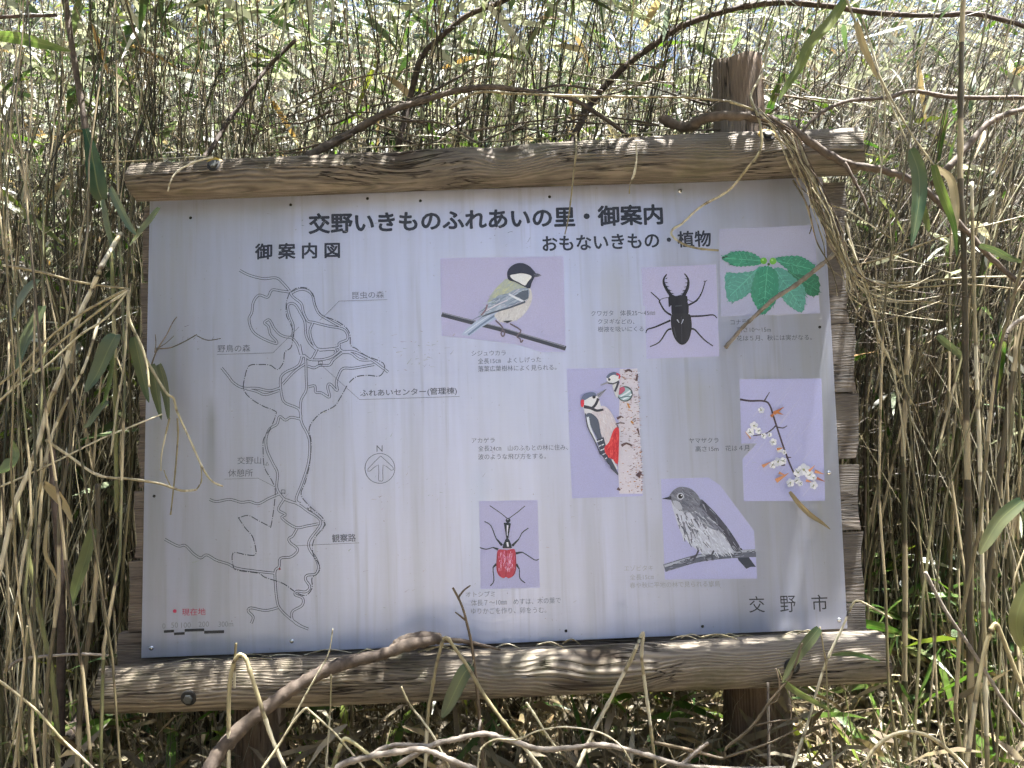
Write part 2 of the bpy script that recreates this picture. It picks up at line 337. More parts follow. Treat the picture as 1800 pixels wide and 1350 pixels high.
# -- panel
def panel_material():
    t = NT('brushed_metal_panel'); g = t.n('ShaderNodeNewGeometry'); P = g.outputs['Position']
    streak = t.noise(t.mapping(P, (16, 1, 0.9)), 1.0, 4, 0.6)
    streak2 = t.noise(t.mapping(P, (55, 1, 2.2), (4, 0, 2)), 1.0, 3, 0.6)
    blot = t.noise(t.mapping(P, (3, 1, 2.5), (1, 0, 5)), 1.0, 4, 0.55)
    brush = t.noise(t.mapping(P, (14, 1, 420)), 1.0, 2)
    spk = t.noise(P, 150.0, 2, 0.5)
    col = t.mix(t.ramp(streak, [(0.38, (0, 0, 0)), (0.70, (0.55, 0.55, 0.55))]), (0.53, 0.56, 0.725), (0.37, 0.385, 0.445))
    col = t.mix(t.ramp(streak2, [(0.55, (0, 0, 0)), (0.78, (0.5, 0.5, 0.5))]), col, (0.335, 0.34, 0.36))
    col = t.mix(t.ramp(blot, [(0.5, (0, 0, 0)), (0.75, (0.35, 0.35, 0.35))]), col, (0.50, 0.53, 0.64))
    col = t.mix(t.math('MULTIPLY', brush, 0.10), col, (0.3, 0.3, 0.3))
    sp = t.n('ShaderNodeSeparateXYZ'); t.l(P, sp.inputs[0])
    # long run-off stains, with painted sky and leaf reflections among them
    for (sx, sz0, sz1, w, c, a) in STAINS_REFLECTIONS:
        dx = t.math('DIVIDE', t.math('SUBTRACT', sp.outputs[0], sx), w)
        gx_ = t.math('EXPONENT', t.math('MULTIPLY', t.math('POWER', t.math('ABSOLUTE', dx), 2.0), -1.0))
        up = t.math('SMOOTH_MIN', 1.0, t.math('MAXIMUM', t.math('DIVIDE', t.math('SUBTRACT', sz1, sp.outputs[2]), 0.06), 0.0), 0.1)
        dn = t.math('SMOOTH_MIN', 1.0, t.math('MAXIMUM', t.math('DIVIDE', t.math('SUBTRACT', sp.outputs[2], sz0), 0.25), 0.0), 0.1)
        f = t.math('MULTIPLY', t.math('MULTIPLY', gx_, t.math('MULTIPLY', up, dn)), t.math('MULTIPLY_ADD', streak2, 0.8, a - 0.4))
        cl = t.n('ShaderNodeClamp'); t.l(f, cl.inputs[0])
        col = t.mix(cl.outputs[0], col, c)
    col = t.mix(t.ramp(spk, [(0.70, (0, 0, 0)), (0.78, (0.55, 0.55, 0.55))]), col, (0.17, 0.13, 0.10))
    t.base(col)
    t.b.inputs['Metallic'].default_value = 0.62; t.b.inputs['Anisotropic'].default_value = 0.75
    tg = t.n('ShaderNodeCombineXYZ'); tg.inputs[2].default_value = 1.0; t.l(tg.outputs[0], t.b.inputs['Tangent'])
    rr = t.ramp(t.math('ADD', t.math('MULTIPLY', streak2, 0.5), t.math('MULTIPLY', blot, 0.5)), [(0.3, (0.30, 0.30, 0.30)), (0.7, (0.42, 0.42, 0.42))])
    t.l(rr, t.b.inputs['Roughness'])
    t.bump(t.math('ADD', t.math('MULTIPLY', brush, 0.2), t.math('MULTIPLY', blot, 1.0)), 0.06, 0.01)
    return t.m
def stain_reflection(px, y0, y1, wpx, c, a):
    c = tuple(min(0.85, 1.32 * k) for k in c)
    p = at(px, (y0 + y1) / 2); return (p.x, at(px, y1).z, at(px, y0).z, wpx * pxm(0), c, a)
STAINS_REFLECTIONS = [stain_reflection(372, 690, 960, 9, (0.20, 0.205, 0.20), 0.5), stain_reflection(344, 940, 1140, 14, (0.27, 0.31, 0.36), 0.35), stain_reflection(300, 560, 770, 16, (0.15, 0.19, 0.23), 0.35),  # last one here: reflection of the hanging leaves, painted as a dark band
          stain_reflection(845, 800, 1140, 22, (0.33, 0.38, 0.50), 0.55), stain_reflection(858, 400, 480, 26, (0.52, 0.55, 0.66), 0.6), stain_reflection(640, 960, 1130, 5, (0.27, 0.30, 0.36), 0.4),  # the bluish ones paint the sky reflected in the metal
          stain_reflection(1102, 1060, 1120, 5, (0.20, 0.25, 0.38), 0.7), stain_reflection(1080, 440, 700, 30, (0.33, 0.33, 0.33), 0.4), stain_reflection(1230, 640, 900, 40, (0.335, 0.34, 0.34), 0.4),
          stain_reflection(1430, 330, 1100, 28, (0.36, 0.37, 0.375), 0.4), stain_reflection(300, 380, 900, 40, (0.36, 0.355, 0.34), 0.35), stain_reflection(900, 620, 1000, 60, (0.40, 0.42, 0.51), 0.45),  # the wide bluish last one paints the reflected sky too
          stain_reflection(511, 362, 450, 3.5, (0.26, 0.22, 0.17), 0.35), stain_reflection(739, 355, 470, 4, (0.27, 0.23, 0.19), 0.35), stain_reflection(966, 348, 430, 3, (0.28, 0.24, 0.2), 0.3), stain_reflection(335, 385, 520, 4, (0.25, 0.22, 0.18), 0.35),
          stain_reflection(1195, 340, 440, 4, (0.27, 0.24, 0.2), 0.3), stain_reflection(1350, 620, 1050, 22, (0.30, 0.31, 0.30), 0.35), stain_reflection(1160, 900, 1130, 16, (0.30, 0.31, 0.31), 0.35), stain_reflection(440, 1040, 1150, 30, (0.29, 0.30, 0.30), 0.3), stain_reflection(270, 700, 1140, 14, (0.27, 0.27, 0.25), 0.35)]
PANEL = panel_material()
corners = [(263, 353), (855, 331.5), (1446, 311), (1469, 708), (1490, 1105), (869, 1131.5), (248, 1157), (255, 755)]
pts = [at(x, y) for x, y in corners]
# two ends of the panel reach a little behind the logs
fr = [Vector((p.x, 0.0, p.z)) for p in pts]; bk = [Vector((p.x, 0.004, p.z)) for p in pts]
n = len(fr); V = fr + bk
faces = [list(range(n))[::-1], list(range(n, 2 * n))] + [[i, (i + 1) % n, n + (i + 1) % n, n + i] for i in range(n)]
panel = mesh_obj('panel', [v - Vector((0, 0, 0)) for v in V], faces, PANEL)
bm = bmesh.new(); bm.from_mesh(panel.data); bmesh.ops.recalc_face_normals(bm, faces=bm.faces)
bmesh.ops.bevel(bm, geom=[e for e in bm.edges if abs(e.verts[0].co.y) < 1e-5 and abs(e.verts[1].co.y) < 1e-5], offset=0.0012, segments=2, affect='EDGES')
bm.to_mesh(panel.data); bm.free()
panel.parent = sign; panel.location = -sign.location
panel['label'] = 'white metal panel with map, lettering and nature photographs'

# -- prints on the panel: flat shapes laid a hair above it, one mesh per print
ink = NT('printed_ink'); gcol = ink.n('ShaderNodeAttribute', attribute_name='Col')
gg = ink.n('ShaderNodeNewGeometry')
nz = ink.noise(gg.outputs['Position'], 420.0, 3, 0.6); nz2 = ink.noise(ink.mapping(gg.outputs['Position'], (26, 1, 5)), 1.0, 4, 0.6)
c = ink.mix(ink.ramp(nz, [(0.35, (0.30, 0.30, 0.30)), (0.65, (0, 0, 0))]), ink.mix(1.0, gcol.outputs['Color'], (1.38, 1.47, 1.58), 'MULTIPLY'), (0.62, 0.6, 0.6), 'MULTIPLY')
c = ink.mix(ink.ramp(nz2, [(0.45, (0, 0, 0)), (0.8, (0.05, 0.05, 0.05))]), c, (0.5, 0.5, 0.52))
ink.base(c); ink.b.inputs['Roughness'].default_value = 0.42; ink.b.inputs['Metallic'].default_value = 0.0
INK = ink.m

class Print:
    """collects flat shapes given in photograph pixels on the panel"""
    def __init__(s, zx=0, zy=0, sx=1.0, sy=None, eps=4e-5, y0=3e-4):
        s.o = (zx, zy, sx, sy or sx); s.V = []; s.F = []; s.C = []; s.MI = []; s.k = 0; s.eps = eps; s.y0 = y0; s.mi = 0
    def p(s, x, y): return (s.o[0] + x / s.o[2], s.o[1] + y / s.o[3])
    def _add(s, pts, faces, col):
        b = len(s.V); yy = -(s.y0 + s.k * s.eps)
        for (x, y) in pts:
            q = at(*s.p(x, y)); s.V.append((q.x, yy, q.z))
        for f in faces: s.F.append([b + i for i in f]); s.C.append(col); s.MI.append(s.mi)
    def poly(s, pts, col, smooth=0):
        if smooth:
            q = catmull([pts[-1]] + list(pts) + [pts[0], pts[1]], smooth)
            q = q[smooth:-(smooth) - 1]; pts = [tuple(a) for a in q]
        s.k += 1; s._add(pts, [list(range(len(pts)))], col)
    def circle(s, x, y, r, col, ry=None, n=20):
        s.poly([(x + r * math.cos(2 * math.pi * i / n), y + (ry or r) * math.sin(2 * math.pi * i / n)) for i in range(n)], col)
    def stroke(s, pts, w, col, smooth=4, taper=None, dash=None, new=True, closed=False):
        if smooth and len(pts) > 2: pts = [tuple(a) for a in catmull(pts, smooth)]
        s.k += 1 if new else 0.06
        runs = [pts]
        if dash: runs = dash_runs(pts, dash)
        for r in runs:
            m = len(r)
            if m < 2: continue
            L = []
            for i, (x, y) in enumerate(r):
                a = r[max(i - 1, 0)]; b = r[min(i + 1, m - 1)]
                dx, dy = b[0] - a[0], b[1] - a[1]; d = math.hypot(dx, dy) or 1
                ww = w if taper is None else w + (taper - w) * i / (m - 1)
                L.append((x - dy / d * ww / 2, y + dx / d * ww / 2)); L.append((x + dy / d * ww / 2, y - dx / d * ww / 2))
            s._add(L, [[2 * i, 2 * i + 1, 2 * i + 3, 2 * i + 2] for i in range(m - 1)], col)
    def build(s, name, label=None, mats=None):
        me = bpy.data.meshes.new(name); me.from_pydata(s.V, [], s.F)
        ca = me.color_attributes.new('Col', 'FLOAT_COLOR', 'CORNER')
        buf = []
        for f, c in zip(s.F, s.C): buf += [c[0], c[1], c[2], 1.0] * len(f)
        ca.data.foreach_set('color', buf)
        for m in (mats or [INK]): me.materials.append(m)
        me.polygons.foreach_set('material_index', s.MI)
        # all shapes face the viewer
        bm = bmesh.new(); bm.from_mesh(me)
        for f in bm.faces:
            f.normal_update()
            if f.normal.y > 0: f.normal_flip()
        bm.to_mesh(me); bm.free()
        o = bpy.data.objects.new(name, me); link(o, panel)
        if label: o['label'] = label
        return o
def dash_runs(pts, pattern):
    out = []; cur = [pts[0]]; on = True; k = 0; left = pattern[0]
    for a, b in zip(pts[:-1], pts[1:]):
        a = np.array(a); b = np.array(b); d = np.linalg.norm(b - a); pos = 0.0
        while d - pos > left:
            pos += left; q = tuple(a + (b - a) * pos / d)
            if on: cur.append(q); out.append(cur)
            on = not on; cur = [q]; k = (k + 1) % len(pattern); left = pattern[k]
        left -= d - pos
        if on: cur.append(tuple(b))
    if on and len(cur) > 1: out.append(cur)
    return out

# -- lettering
DARK = (0.018, 0.020, 0.032); GREY = (0.10, 0.10, 0.125); FADE = (0.20, 0.20, 0.225); PALE = (0.27, 0.27, 0.285); RED = (0.36, 0.03, 0.07)
TEXTS = [
 ('交野いきものふれあいの里・御案内', 543.5, 393.5, 1164, 376.5, 36, DARK, 0.035), ('御 案 内 図', 449, 442.3, 597, 439.5, 28, DARK, 0.03),
 ('おもないきもの・植物', 954, 428.5, 1249, 419.0, 29, DARK, 0.025),
 ('昆虫の森', 619, 519.5, 675, 517.6, 13, GREY, 0), ('野鳥の森', 382.6, 612.8, 440, 612.0, 13, GREY, 0),
 ('ふれあいセンター(管理棟)', 633.5, 692, 803, 687.5, 14, GREY, 0.012), ('交野山', 417.4, 809.5, 459, 809, 13, GREY, 0),
 ('休憩所', 401, 831.7, 444.6, 831, 13, GREY, 0), ('観察路', 583.8, 946.4, 625.4, 945, 13.5, GREY, 0.012), ('現在地', 320, 1076, 361.5, 1075, 12, RED, 0),
 ('0', 285.5, 1100.4, 291, 1100.3, 9, FADE, 0), ('50', 301, 1099, 313, 1098.6, 9, FADE, 0), ('100', 318.5, 1099, 335.5, 1098.4, 9, FADE, 0), ('200', 349, 1097.5, 367.5, 1096.8, 9, FADE, 0), ('300m', 384, 1097.3, 410, 1096.5, 9, FADE, 0),
 ('N', 662, 788.5, 672.5, 788.3, 11, GREY, 0),
 ('シジュウカラ', 829, 621, 889, 620.3, 9, GREY, 0), ('全長15㎝　よくしげった', 840, 635, 951, 631.5, 10, GREY, 0), ('落葉広葉樹林によく見られる。', 840.4, 648.6, 978, 645.3, 10, GREY, 0),
 ('クワガタ　体長25～45㎜', 1039, 551, 1151.4, 549.7, 10, GREY, 0), ('クヌギなどの、', 1051, 565, 1115, 565, 9.5, GREY, 0), ('樹液を吸いにくる', 1051, 579, 1131, 578, 9.5, GREY, 0),
 ('コナラ', 1284, 566.6, 1312, 566, 9, GREY, 0), ('高さ10～15m', 1295, 579.4, 1355, 579, 10, GREY, 0), ('花は５月、秋には実がなる。', 1295, 594.6, 1427, 592.8, 10, GREY, 0),
 ('アカゲラ', 829, 774.5, 869.5, 773.5, 9, GREY, 0), ('全長24㎝　山のふもとの林に住み、', 840.4, 788.4, 998, 786, 10, GREY, 0), ('波のような飛び方をする。', 840.4, 803, 959.7, 801.5, 10, GREY, 0),
 ('ヤマザクラ', 1211, 774.6, 1263, 774, 9, GREY, 0), ('高さ15m　花は４月', 1222.4, 789.2, 1316.7, 787.2, 10, GREY, 0),
 ('オトシブミ', 818.8, 1044.3, 869.8, 1043.8, 9.5, FADE, 0), ('体長７～10㎜　めすは、木の葉で', 828, 1060, 985.7, 1055, 10.5, FADE, 0), ('ゆりかごを作り、卵をうむ。', 828, 1074.3, 960.4, 1072, 10.5, FADE, 0),
 ('エゾビタキ', 1097, 998.8, 1148, 998, 9.5, PALE, 0), ('全長15㎝', 1107, 1014.8, 1148.8, 1013.8, 10, PALE, 0), ('春や秋に平地の林で見られる旅鳥', 1107, 1029, 1265.6, 1025.7, 10, PALE, 0),
 ('交', 1316.7, 1062.5, 1344, 1062, 28, (0.03, 0.03, 0.04), 0), ('野', 1371, 1062, 1398.5, 1061.3, 28, (0.03, 0.03, 0.04), 0), ('市', 1426.5, 1060.5, 1454.7, 1059.7, 28.5, (0.03, 0.03, 0.04), 0),
]
tmp = []
for T in TEXTS:
    cu = bpy.data.curves.new('lettering', 'FONT'); cu.body = T[0]; cu.size = 1.0; cu.offset = 0.0; cu.resolution_u = 3; cu.fill_mode = 'FRONT'
    o = bpy.data.objects.new('lettering_tmp', cu); COL.objects.link(o); tmp.append(o)
bpy.context.view_layer.update()
dg = bpy.context.evaluated_depsgraph_get()
for o, T in zip(tmp, TEXTS):
    me = bpy.data.meshes.new_from_object(o.evaluated_get(dg))
    nv = len(me.vertices); co = np.zeros(nv * 3, np.float32); me.vertices.foreach_get('co', co); co = co.reshape(-1, 3)
    mn = co.min(0); mx_ = co.max(0); sz = mx_ - mn
    body, xl, yl, xr, yr, hh, col, off = T
    A = at(xl, yl); B = at(xr, yr); e1 = B - A; e2 = Vector((-e1.z, 0, e1.x)).normalized() * (hh * pxm(0))
    u = (co[:, 0] - mn[0]) / sz[0]; v = (co[:, 1] - mn[1]) / sz[1] - 0.5
    W_ = np.array(A)[None] + u[:, None] * np.array(e1)[None] + v[:, None] * np.array(e2)[None]
    W_[:, 1] = -4e-4
    me.vertices.foreach_set('co', W_.astype(np.float32).ravel())
    if off > 0:                                       # heavy type: the strokes are widened all round
        src = bmesh.new(); src.from_mesh(me); bm0 = bmesh.new(); dl = off * hh * pxm(0)
        for k in range(8):
            tmp_me = bpy.data.meshes.new('t'); src.to_mesh(tmp_me)
            tmp_me.transform(Matrix.Translation((dl * math.cos(k * 0.785), -k * 1.5e-5, dl * math.sin(k * 0.785)))); bm0.from_mesh(tmp_me); bpy.data.meshes.remove(tmp_me)
        bm0.to_mesh(me); bm0.free(); src.free()
    me.materials.clear(); me.materials.append(INK)
    ca = me.color_attributes.new('Col', 'FLOAT_COLOR', 'CORNER'); ca.data.foreach_set('color', list((*col, 1.0)) * len(me.loops))
    bm = bmesh.new(); bm.from_mesh(me)
    for f in bm.faces:
        f.normal_update()
        if f.normal.y > 0: f.normal_flip()
    bm.to_mesh(me); bm.free()
    lo = bpy.data.objects.new('lettering', me); link(lo, panel); lo['label'] = 'printed line reading ' + body
    bpy.data.objects.remove(o)

# -- the map: roads are outlined strips, the fill is the panel itself, the border is dash-dot
Z1 = (400, 340, 3.9711, 3.9706); Z2 = (260, 600, 3.9711, 3.9706); Z3 = (230, 830, 3.9711, 3.9706)
ROADS = [
 (Z1, [(85,537),(150,570),(250,595),(340,590),(390,630),(435,682)]),
 (Z1, [(435,690),(370,680),(310,675),(280,725),(220,710),(180,760),(170,830),(150,880),(175,960),(240,1010),(335,1048),(340,1030),(300,985),(285,930),(258,905),(272,888),(295,886),(325,940),(360,980),(400,1000),(450,1010),(490,1060),(510,1125)]),
 (Z1, [(435,690),(460,725),(515,770),(530,830),(560,890),(600,900),(700,925),(800,945),(835,980),(835,1020),(780,1045),(778,1072),(720,1085),(630,1085),(590,1030),(575,960),(595,905)]),
 (Z1, [(440,700),(490,675),(540,672),(590,705),(610,780),(640,840),(700,880),(790,930)]),
 (Z1, [(455,1000),(458,920),(435,860),(420,790),(440,768),(475,780),(512,840),(540,900),(548,990),(578,1050),(620,1090)]),
 (Z1, [(625,1090),(585,1158),(545,1140),(510,1132)]), (Z1, [(590,1162),(660,1160),(730,1140),(790,1092)]), (Z1, [(640,1095),(745,1090),(750,1115)]),
 (Z1, [(778,1078),(805,1102),(880,1105),(960,1140),(1020,1172),(1122,1248)]), (Z1, [(800,1112),(860,1115),(925,1160),(1010,1162)]),
 (Z1, [(800,1112),(740,1160),(712,1198),(645,1200),(605,1218),(560,1205)]),
 (Z2, [(1580,162),(1440,187),(1362,190),(1330,240),(1315,290),(1322,345),(1272,298),(1255,320),(1268,390),(1212,360),(1172,355),(1165,312),(1120,318)]),
 (Z2, [(1060,20),(1075,95),(1100,110),(1105,250),(1105,340),(1070,410),(1065,500),(1075,570),(1115,650),(1130,720),(1120,850),(1080,980),(1035,1100),(1062,1132)]),
 (Z2, [(1078,97),(1050,170),(955,220),(925,270),(935,380),(960,430),(1050,470),(1070,530)]), (Z2, [(1095,160),(1022,212),(940,300)]),
 (Z2, [(515,185),(560,240),(600,290),(665,325),(760,328),(850,345),(925,325)]), (Z2, [(690,332),(760,350),(820,372),(912,345)]),
 (Z2, [(1070,545),(1000,530),(960,550),(920,525),(900,580),(850,612),(825,680),(832,760),(872,850),(905,920),(900,1020),(930,1075),(970,1110),(1060,1135)]),
 (Z3, [(1080,190),(1170,225),(1240,275),(1310,320),(1322,370),(1250,470),(1245,530),(1290,600),(1310,660),(1290,710),(1230,720),(1220,750),(1250,800),(1220,835),(1160,830),(1148,855),(1200,880),(1195,930),(1130,970),(1125,1020),(1160,1060),(1240,1095)]),
 (Z3, [(550,190),(600,205),(690,190),(770,210),(830,205),(890,220),(960,185),(1040,150)]), (Z3, [(1070,190),(1030,260),(1080,295),(1055,320),(1150,385),(1230,375),(1310,360)]),
 (Z3, [(1160,395),(1130,445),(1105,462),(1112,490),(1165,540),(1120,590),(1045,602),(1035,660),(1008,690),(1010,790),(1020,890),(1040,950),(1110,1020),(1200,1080)]),
 (Z3, [(238,468),(330,515),(380,512),(440,570),(490,598),(530,577),(600,615),(680,640),(740,670),(870,690),(1005,705)]),
 (Z3, [(1030,945),(940,965),(840,947),(820,970),(855,1010),(840,1055)]),
]
BORDER = [
 (Z1, [(435,690),(412,760),(412,850),(440,910),(457,960),(455,1030),(440,1080),(400,1110),(390,1180),(350,1230),(300,1200),(230,1195),(150,1205),(120,1290),(110,1350)]),
 (Z2, [(670,280),(670,340),(720,400),(800,450),(885,485),(895,510),(860,600),(810,680),(805,760),(815,880),(870,980),(890,1060),(862,1280),(840,1285),(770,1250),(700,1215),(630,1235)]),
 (Z3, [(750,315),(800,390),(850,450),(875,550),(860,580),(800,575),(715,565),(715,655),(750,685),(890,705),(940,735),(1060,775),(1140,830)]),
 (Z1, [(440,690),(490,660),(560,665),(600,720),(620,790),(660,850),(760,890),(830,940),(855,990),(860,1060),(900,1085),(960,1130),(1050,1165),(1090,1190),(1095,1230),(1060,1275),(980,1270),(900,1280),(850,1320)]),
 (Z2, [(1390,310),(1340,400),(1300,455),(1210,500),(1150,560),(1125,620),(1140,700),(1130,850),(1100,980),(1070,1070),(1130,1150),(1210,1220),(1235,1270),(1210,1330)]),
 (Z3, [(1230,248),(1350,350),(1340,390),(1280,470),(1270,560),(1320,660),(1300,710),(1265,740),(1265,810),(1220,860),(1150,840)]),
]
mp = Print(eps=1.5e-5); LN = (0.065, 0.067, 0.085)
for z, p in ROADS: mp.o = z; mp.stroke(p, 18.5, LN, 5)
mp.mi = 1
for z, p in ROADS: mp.o = z; mp.stroke(p, 10.0, LN, 5)
mp.mi = 0
for z, p in BORDER: mp.o = z; mp.stroke(p, 6.5, LN, 5, dash=(52, 9, 6, 9))
THIN = 3.2
for z, p in [(Z1, [(1115,742),(780,752),(645,887)]), (Z1, [(-75,1125),(318,1113),(500,932)]), (Z2, [(1210,165),(1478,407),(2176,385)]), (Z2, [(535,962),(770,955),(885,1015)]), (Z3, [(1150,513),(1595,493)])]:
    mp.o = z; mp.stroke(p, THIN, (0.15, 0.15, 0.17), 0)
mp.o = Z2
for (x, y, h) in ((1205, 152, 13), (945, 1050, 13)): mp.stroke([(x-h,y-h),(x+h,y-h),(x+h,y+h),(x-h,y+h),(x-h,y-h)], 5, LN, 0); mp.stroke([(x-h,y+h),(x,y),(x+h,y+h)], 3, LN, 0)
mp.stroke([(822,864),(833,843),(845,864),(822,864)], 3.5, LN, 0)
mp.o = Z3; mp.circle(1250, 258, 11, LN); mp.circle(1250, 258, 7, (0.42, 0.42, 0.44)); mp.circle(1040, 675, 7, (0.25, 0.05, 0.06)); mp.circle(308, 969, 13, RED)
for (x0, x1, y0, y1) in ((232,303,1101,1119), (303,377,1117,1135), (377,513,1092,1111), (513,652,1104,1124)):
    mp.poly([(x0,y0+2),(x1,y0-2),(x1,y1-2),(x0,y1+2)], (0.02, 0.02, 0.025))
mp.o = Z2
mp.stroke([(1620+104*math.cos(a*math.pi/20), 887+104*math.sin(a*math.pi/20)) for a in range(41)], 4.5, GREY, 0)
mp.stroke([(1625,800),(1712,880),(1698,900),(1642,862),(1642,965),(1625,974),(1610,965),(1610,862),(1552,905),(1537,890),(1625,800)], 4.5, GREY, 2)
sc = Print(eps=3e-6, y0=1.4e-3)
for (cx, cy, sx_, sy_, n_, dk) in ((738, 622, 30, 18, 40, 0.30), (700, 850, 40, 30, 22, 0.30), (560, 395, 60, 12, 14, 0.2), (860, 730, 300, 260, 60, 0.33), (330, 590, 14, 12, 10, 0.08), (900, 420, 40, 14, 12, 0.12), (640, 1000, 160, 90, 26, 0.3)):
    for _ in range(n_):
        x = random.gauss(cx, sx_); y = random.gauss(cy, sy_)
        if not (275 < x < 1440 and 370 < y < 1110): continue
        a = random.uniform(-1.1, 0.3); l = abs(random.gauss(0, 5)) + 0.8
        sc.stroke([(x, y), (x + l * math.cos(a), y + l * math.sin(a))], random.uniform(0.5, 1.5), tuple((0.12 + 0.55 * dk) * k * random.uniform(0.8, 1.1) for k in (0.95, 0.92, 0.95)), 0, taper=0.3)
sc.build('scuff_marks', 'small scratches and specks of dirt on the panel')['kind'] = 'stuff'
mp.build('map_drawing', 'line drawn trail map in dark outline', [INK, PANEL])

# -- the seven nature photographs
LIL = (0.365, 0.345, 0.495); LIL2 = (0.345, 0.335, 0.51)
def feathers(p, box, ang, ln, w, cols, n, inside):
    for _ in range(n):
        x = random.uniform(box[0], box[2]); y = random.uniform(box[1], box[3])
        if not pin((x, y), inside): continue
        a = ang + random.uniform(-0.3, 0.3); l = ln * random.uniform(0.5, 1.3)
        p.stroke([(x, y), (x + l * math.cos(a), y + l * math.sin(a))], w * random.uniform(0.6, 1.2), random.choice(cols), 0, taper=w * 0.3, new=False)
def pin(q, poly):
    x, y = q; r = False; j = len(poly) - 1
    for i in range(len(poly)):
        (xi, yi), (xj, yj) = poly[i], poly[j]
        if (yi > y) != (yj > y) and x < (xj - xi) * (y - yi) / (yj - yi) + xi: r = not r
        j = i
    return r
# great tit
p = Print(750, 340, 4.5)
p.poly([(108,512),(1082,497),(1100,1252),(905,1256),(740,1200),(500,1165),(118,1126)], LIL)
p.stroke([(118,957),(350,1017),(560,1068),(800,1138),(1100,1226)], 36, (0.045, 0.047, 0.06), 3); p.stroke([(120,944),(350,1004),(560,1053),(800,1124),(1095,1212)], 6, (0.22, 0.23, 0.28), 3)
p.poly([(590,935),(560,985),(440,1055),(340,1127),(275,1120),(300,1085),(400,1000),(500,950)], (0.34, 0.39, 0.50)); p.stroke([(540,965),(430,1040),(330,1118)], 14, (0.14, 0.18, 0.28), 2); p.stroke([(500,965),(400,1030),(300,1105)], 8, (0.5, 0.53, 0.6), 2)
belly = [(810,745),(835,820),(805,910),(745,980),(680,1012),(610,1022),(560,1000),(540,955),(640,900),(760,850)]
p.poly(belly, (0.52, 0.485, 0.47), 4); feathers(p, (560,760,835,1010), 2.0, 30, 8, [(0.58, 0.55, 0.53), (0.44, 0.41, 0.41), (0.54, 0.5, 0.47)], 160, belly)
back = [(635,675),(700,695),(800,745),(760,775),(640,800),(500,870),(485,850),(540,760),(600,700)]
p.poly(back, (0.35, 0.37, 0.30), 4); p.k += 1; feathers(p, (500,670,760,850), 2.3, 40, 10, [(0.44, 0.44, 0.27), (0.33, 0.36, 0.34), (0.38, 0.39, 0.30)], 160, back)
wing = [(640,790),(720,755),(800,752),(812,800),(790,850),(740,872),(640,902),(540,937),(470,957),(412,982),(440,930),(480,880),(560,815)]
p.poly(wing, (0.25, 0.29, 0.36), 4); p.k += 1; feathers(p, (420,750,810,970), 2.7, 70, 9, [(0.17, 0.20, 0.27), (0.38, 0.42, 0.48), (0.29, 0.33, 0.40), (0.44, 0.42, 0.47)], 220, wing)
p.poly([(690,812),(760,770),(803,765),(806,830),(770,850),(730,825)], (0.085, 0.10, 0.13)); p.stroke([(650,798),(720,835),(766,856)], 16, (0.60, 0.60, 0.62), 2)
p.stroke([(780,858),(650,906),(540,938),(440,975)], 16, (0.07, 0.08, 0.11), 3, taper=8); p.stroke([(640,845),(560,880),(470,930)], 9, (0.55, 0.50, 0.54), 2); p.stroke([(480,880),(465,925),(430,965)], 12, (0.20, 0.12, 0.15), 2)
p.poly([(640,670),(638,620),(665,580),(710,556),(760,553),(810,575),(840,605),(862,635),(850,670),(830,710),(816,752),(770,738),(700,702),(660,692)], (0.025, 0.026, 0.045), 4)
p.poly([(660,650),(700,640),(760,634),(830,656),(800,700),(777,730),(730,705),(680,680)], (0.62, 0.60, 0.58), 3)
p.poly([(845,630),(885,637),(908,650),(880,660),(845,663)], (0.05, 0.05, 0.07)); p.stroke([(850,645),(900,650)], 4, (0.2, 0.2, 0.24), 0)
p.poly([(600,1010),(680,1005),(640,1028)], (0.04, 0.04, 0.05))
for q in ([(545,1005),(600,1062),(588,1110),(603,1132),(616,1112),(608,1080)], [(660,1032),(745,1085),(712,1130),(738,1150),(746,1180),(762,1160)]): p.stroke(q, 11, (0.12, 0.09, 0.11), 3)
p.build('photograph', 'printed photograph of a small bird with black head perched on a twig')
# stag beetle
p = Print(1000, 340, 3.8298)
p.poly([(487,500),(990,478),(1012,1097),(522,1113),(514,760),(500,755)], LIL)
BK = (0.014, 0.013, 0.018)
for q in ([(690,820),(645,790),(610,730),(607,715),(552,665)], [(805,752),(860,720),(895,665),(918,590)], [(815,828),(900,825),(970,818),(997,840)], [(684,855),(580,900),(530,915),(518,940)], [(690,912),(660,925),(610,1000),(545,1032)], [(825,912),(850,920),(910,985),(970,1028)]):
    p.stroke(q, 13, BK, 3, taper=6)
p.stroke([(907,592),(930,588)], 4, BK, 0); p.stroke([(672,700),(620,712),(606,740)], 4, BK, 2); p.stroke([(800,715),(845,735),(870,715)], 4, BK, 2)
p.stroke([(692,695),(655,640),(638,600),(641,570),(658,545)], 24, BK, 4, taper=7); p.stroke([(772,690),(797,640),(804,600),(799,570),(777,540)], 24, BK, 4, taper=7)
for a, b in (((650,575),(665,568)),((648,600),(668,603)),((656,625),(676,630)),((672,650),(692,655)),((690,672),(708,678)),((796,578),(780,572)),((800,602),(782,604)),((795,628),(775,632)),((785,652),(762,658)),((770,676),(752,678))): p.stroke([a, b], 7, BK, 0, taper=2)
p.poly([(668,700),(690,680),(720,692),(745,686),(770,684),(795,692),(800,722),(790,745),(690,750),(672,768)], BK); p.poly([(690,805),(688,742),(700,728),(797,726),(806,760),(806,802),(790,828),(700,828)], BK)
p.poly([(686,850),(696,815),(755,808),(812,815),(823,850),(826,900),(815,962),(795,1002),(765,1020),(735,1007),(708,970),(690,910)], (0.02, 0.018, 0.022), 4)
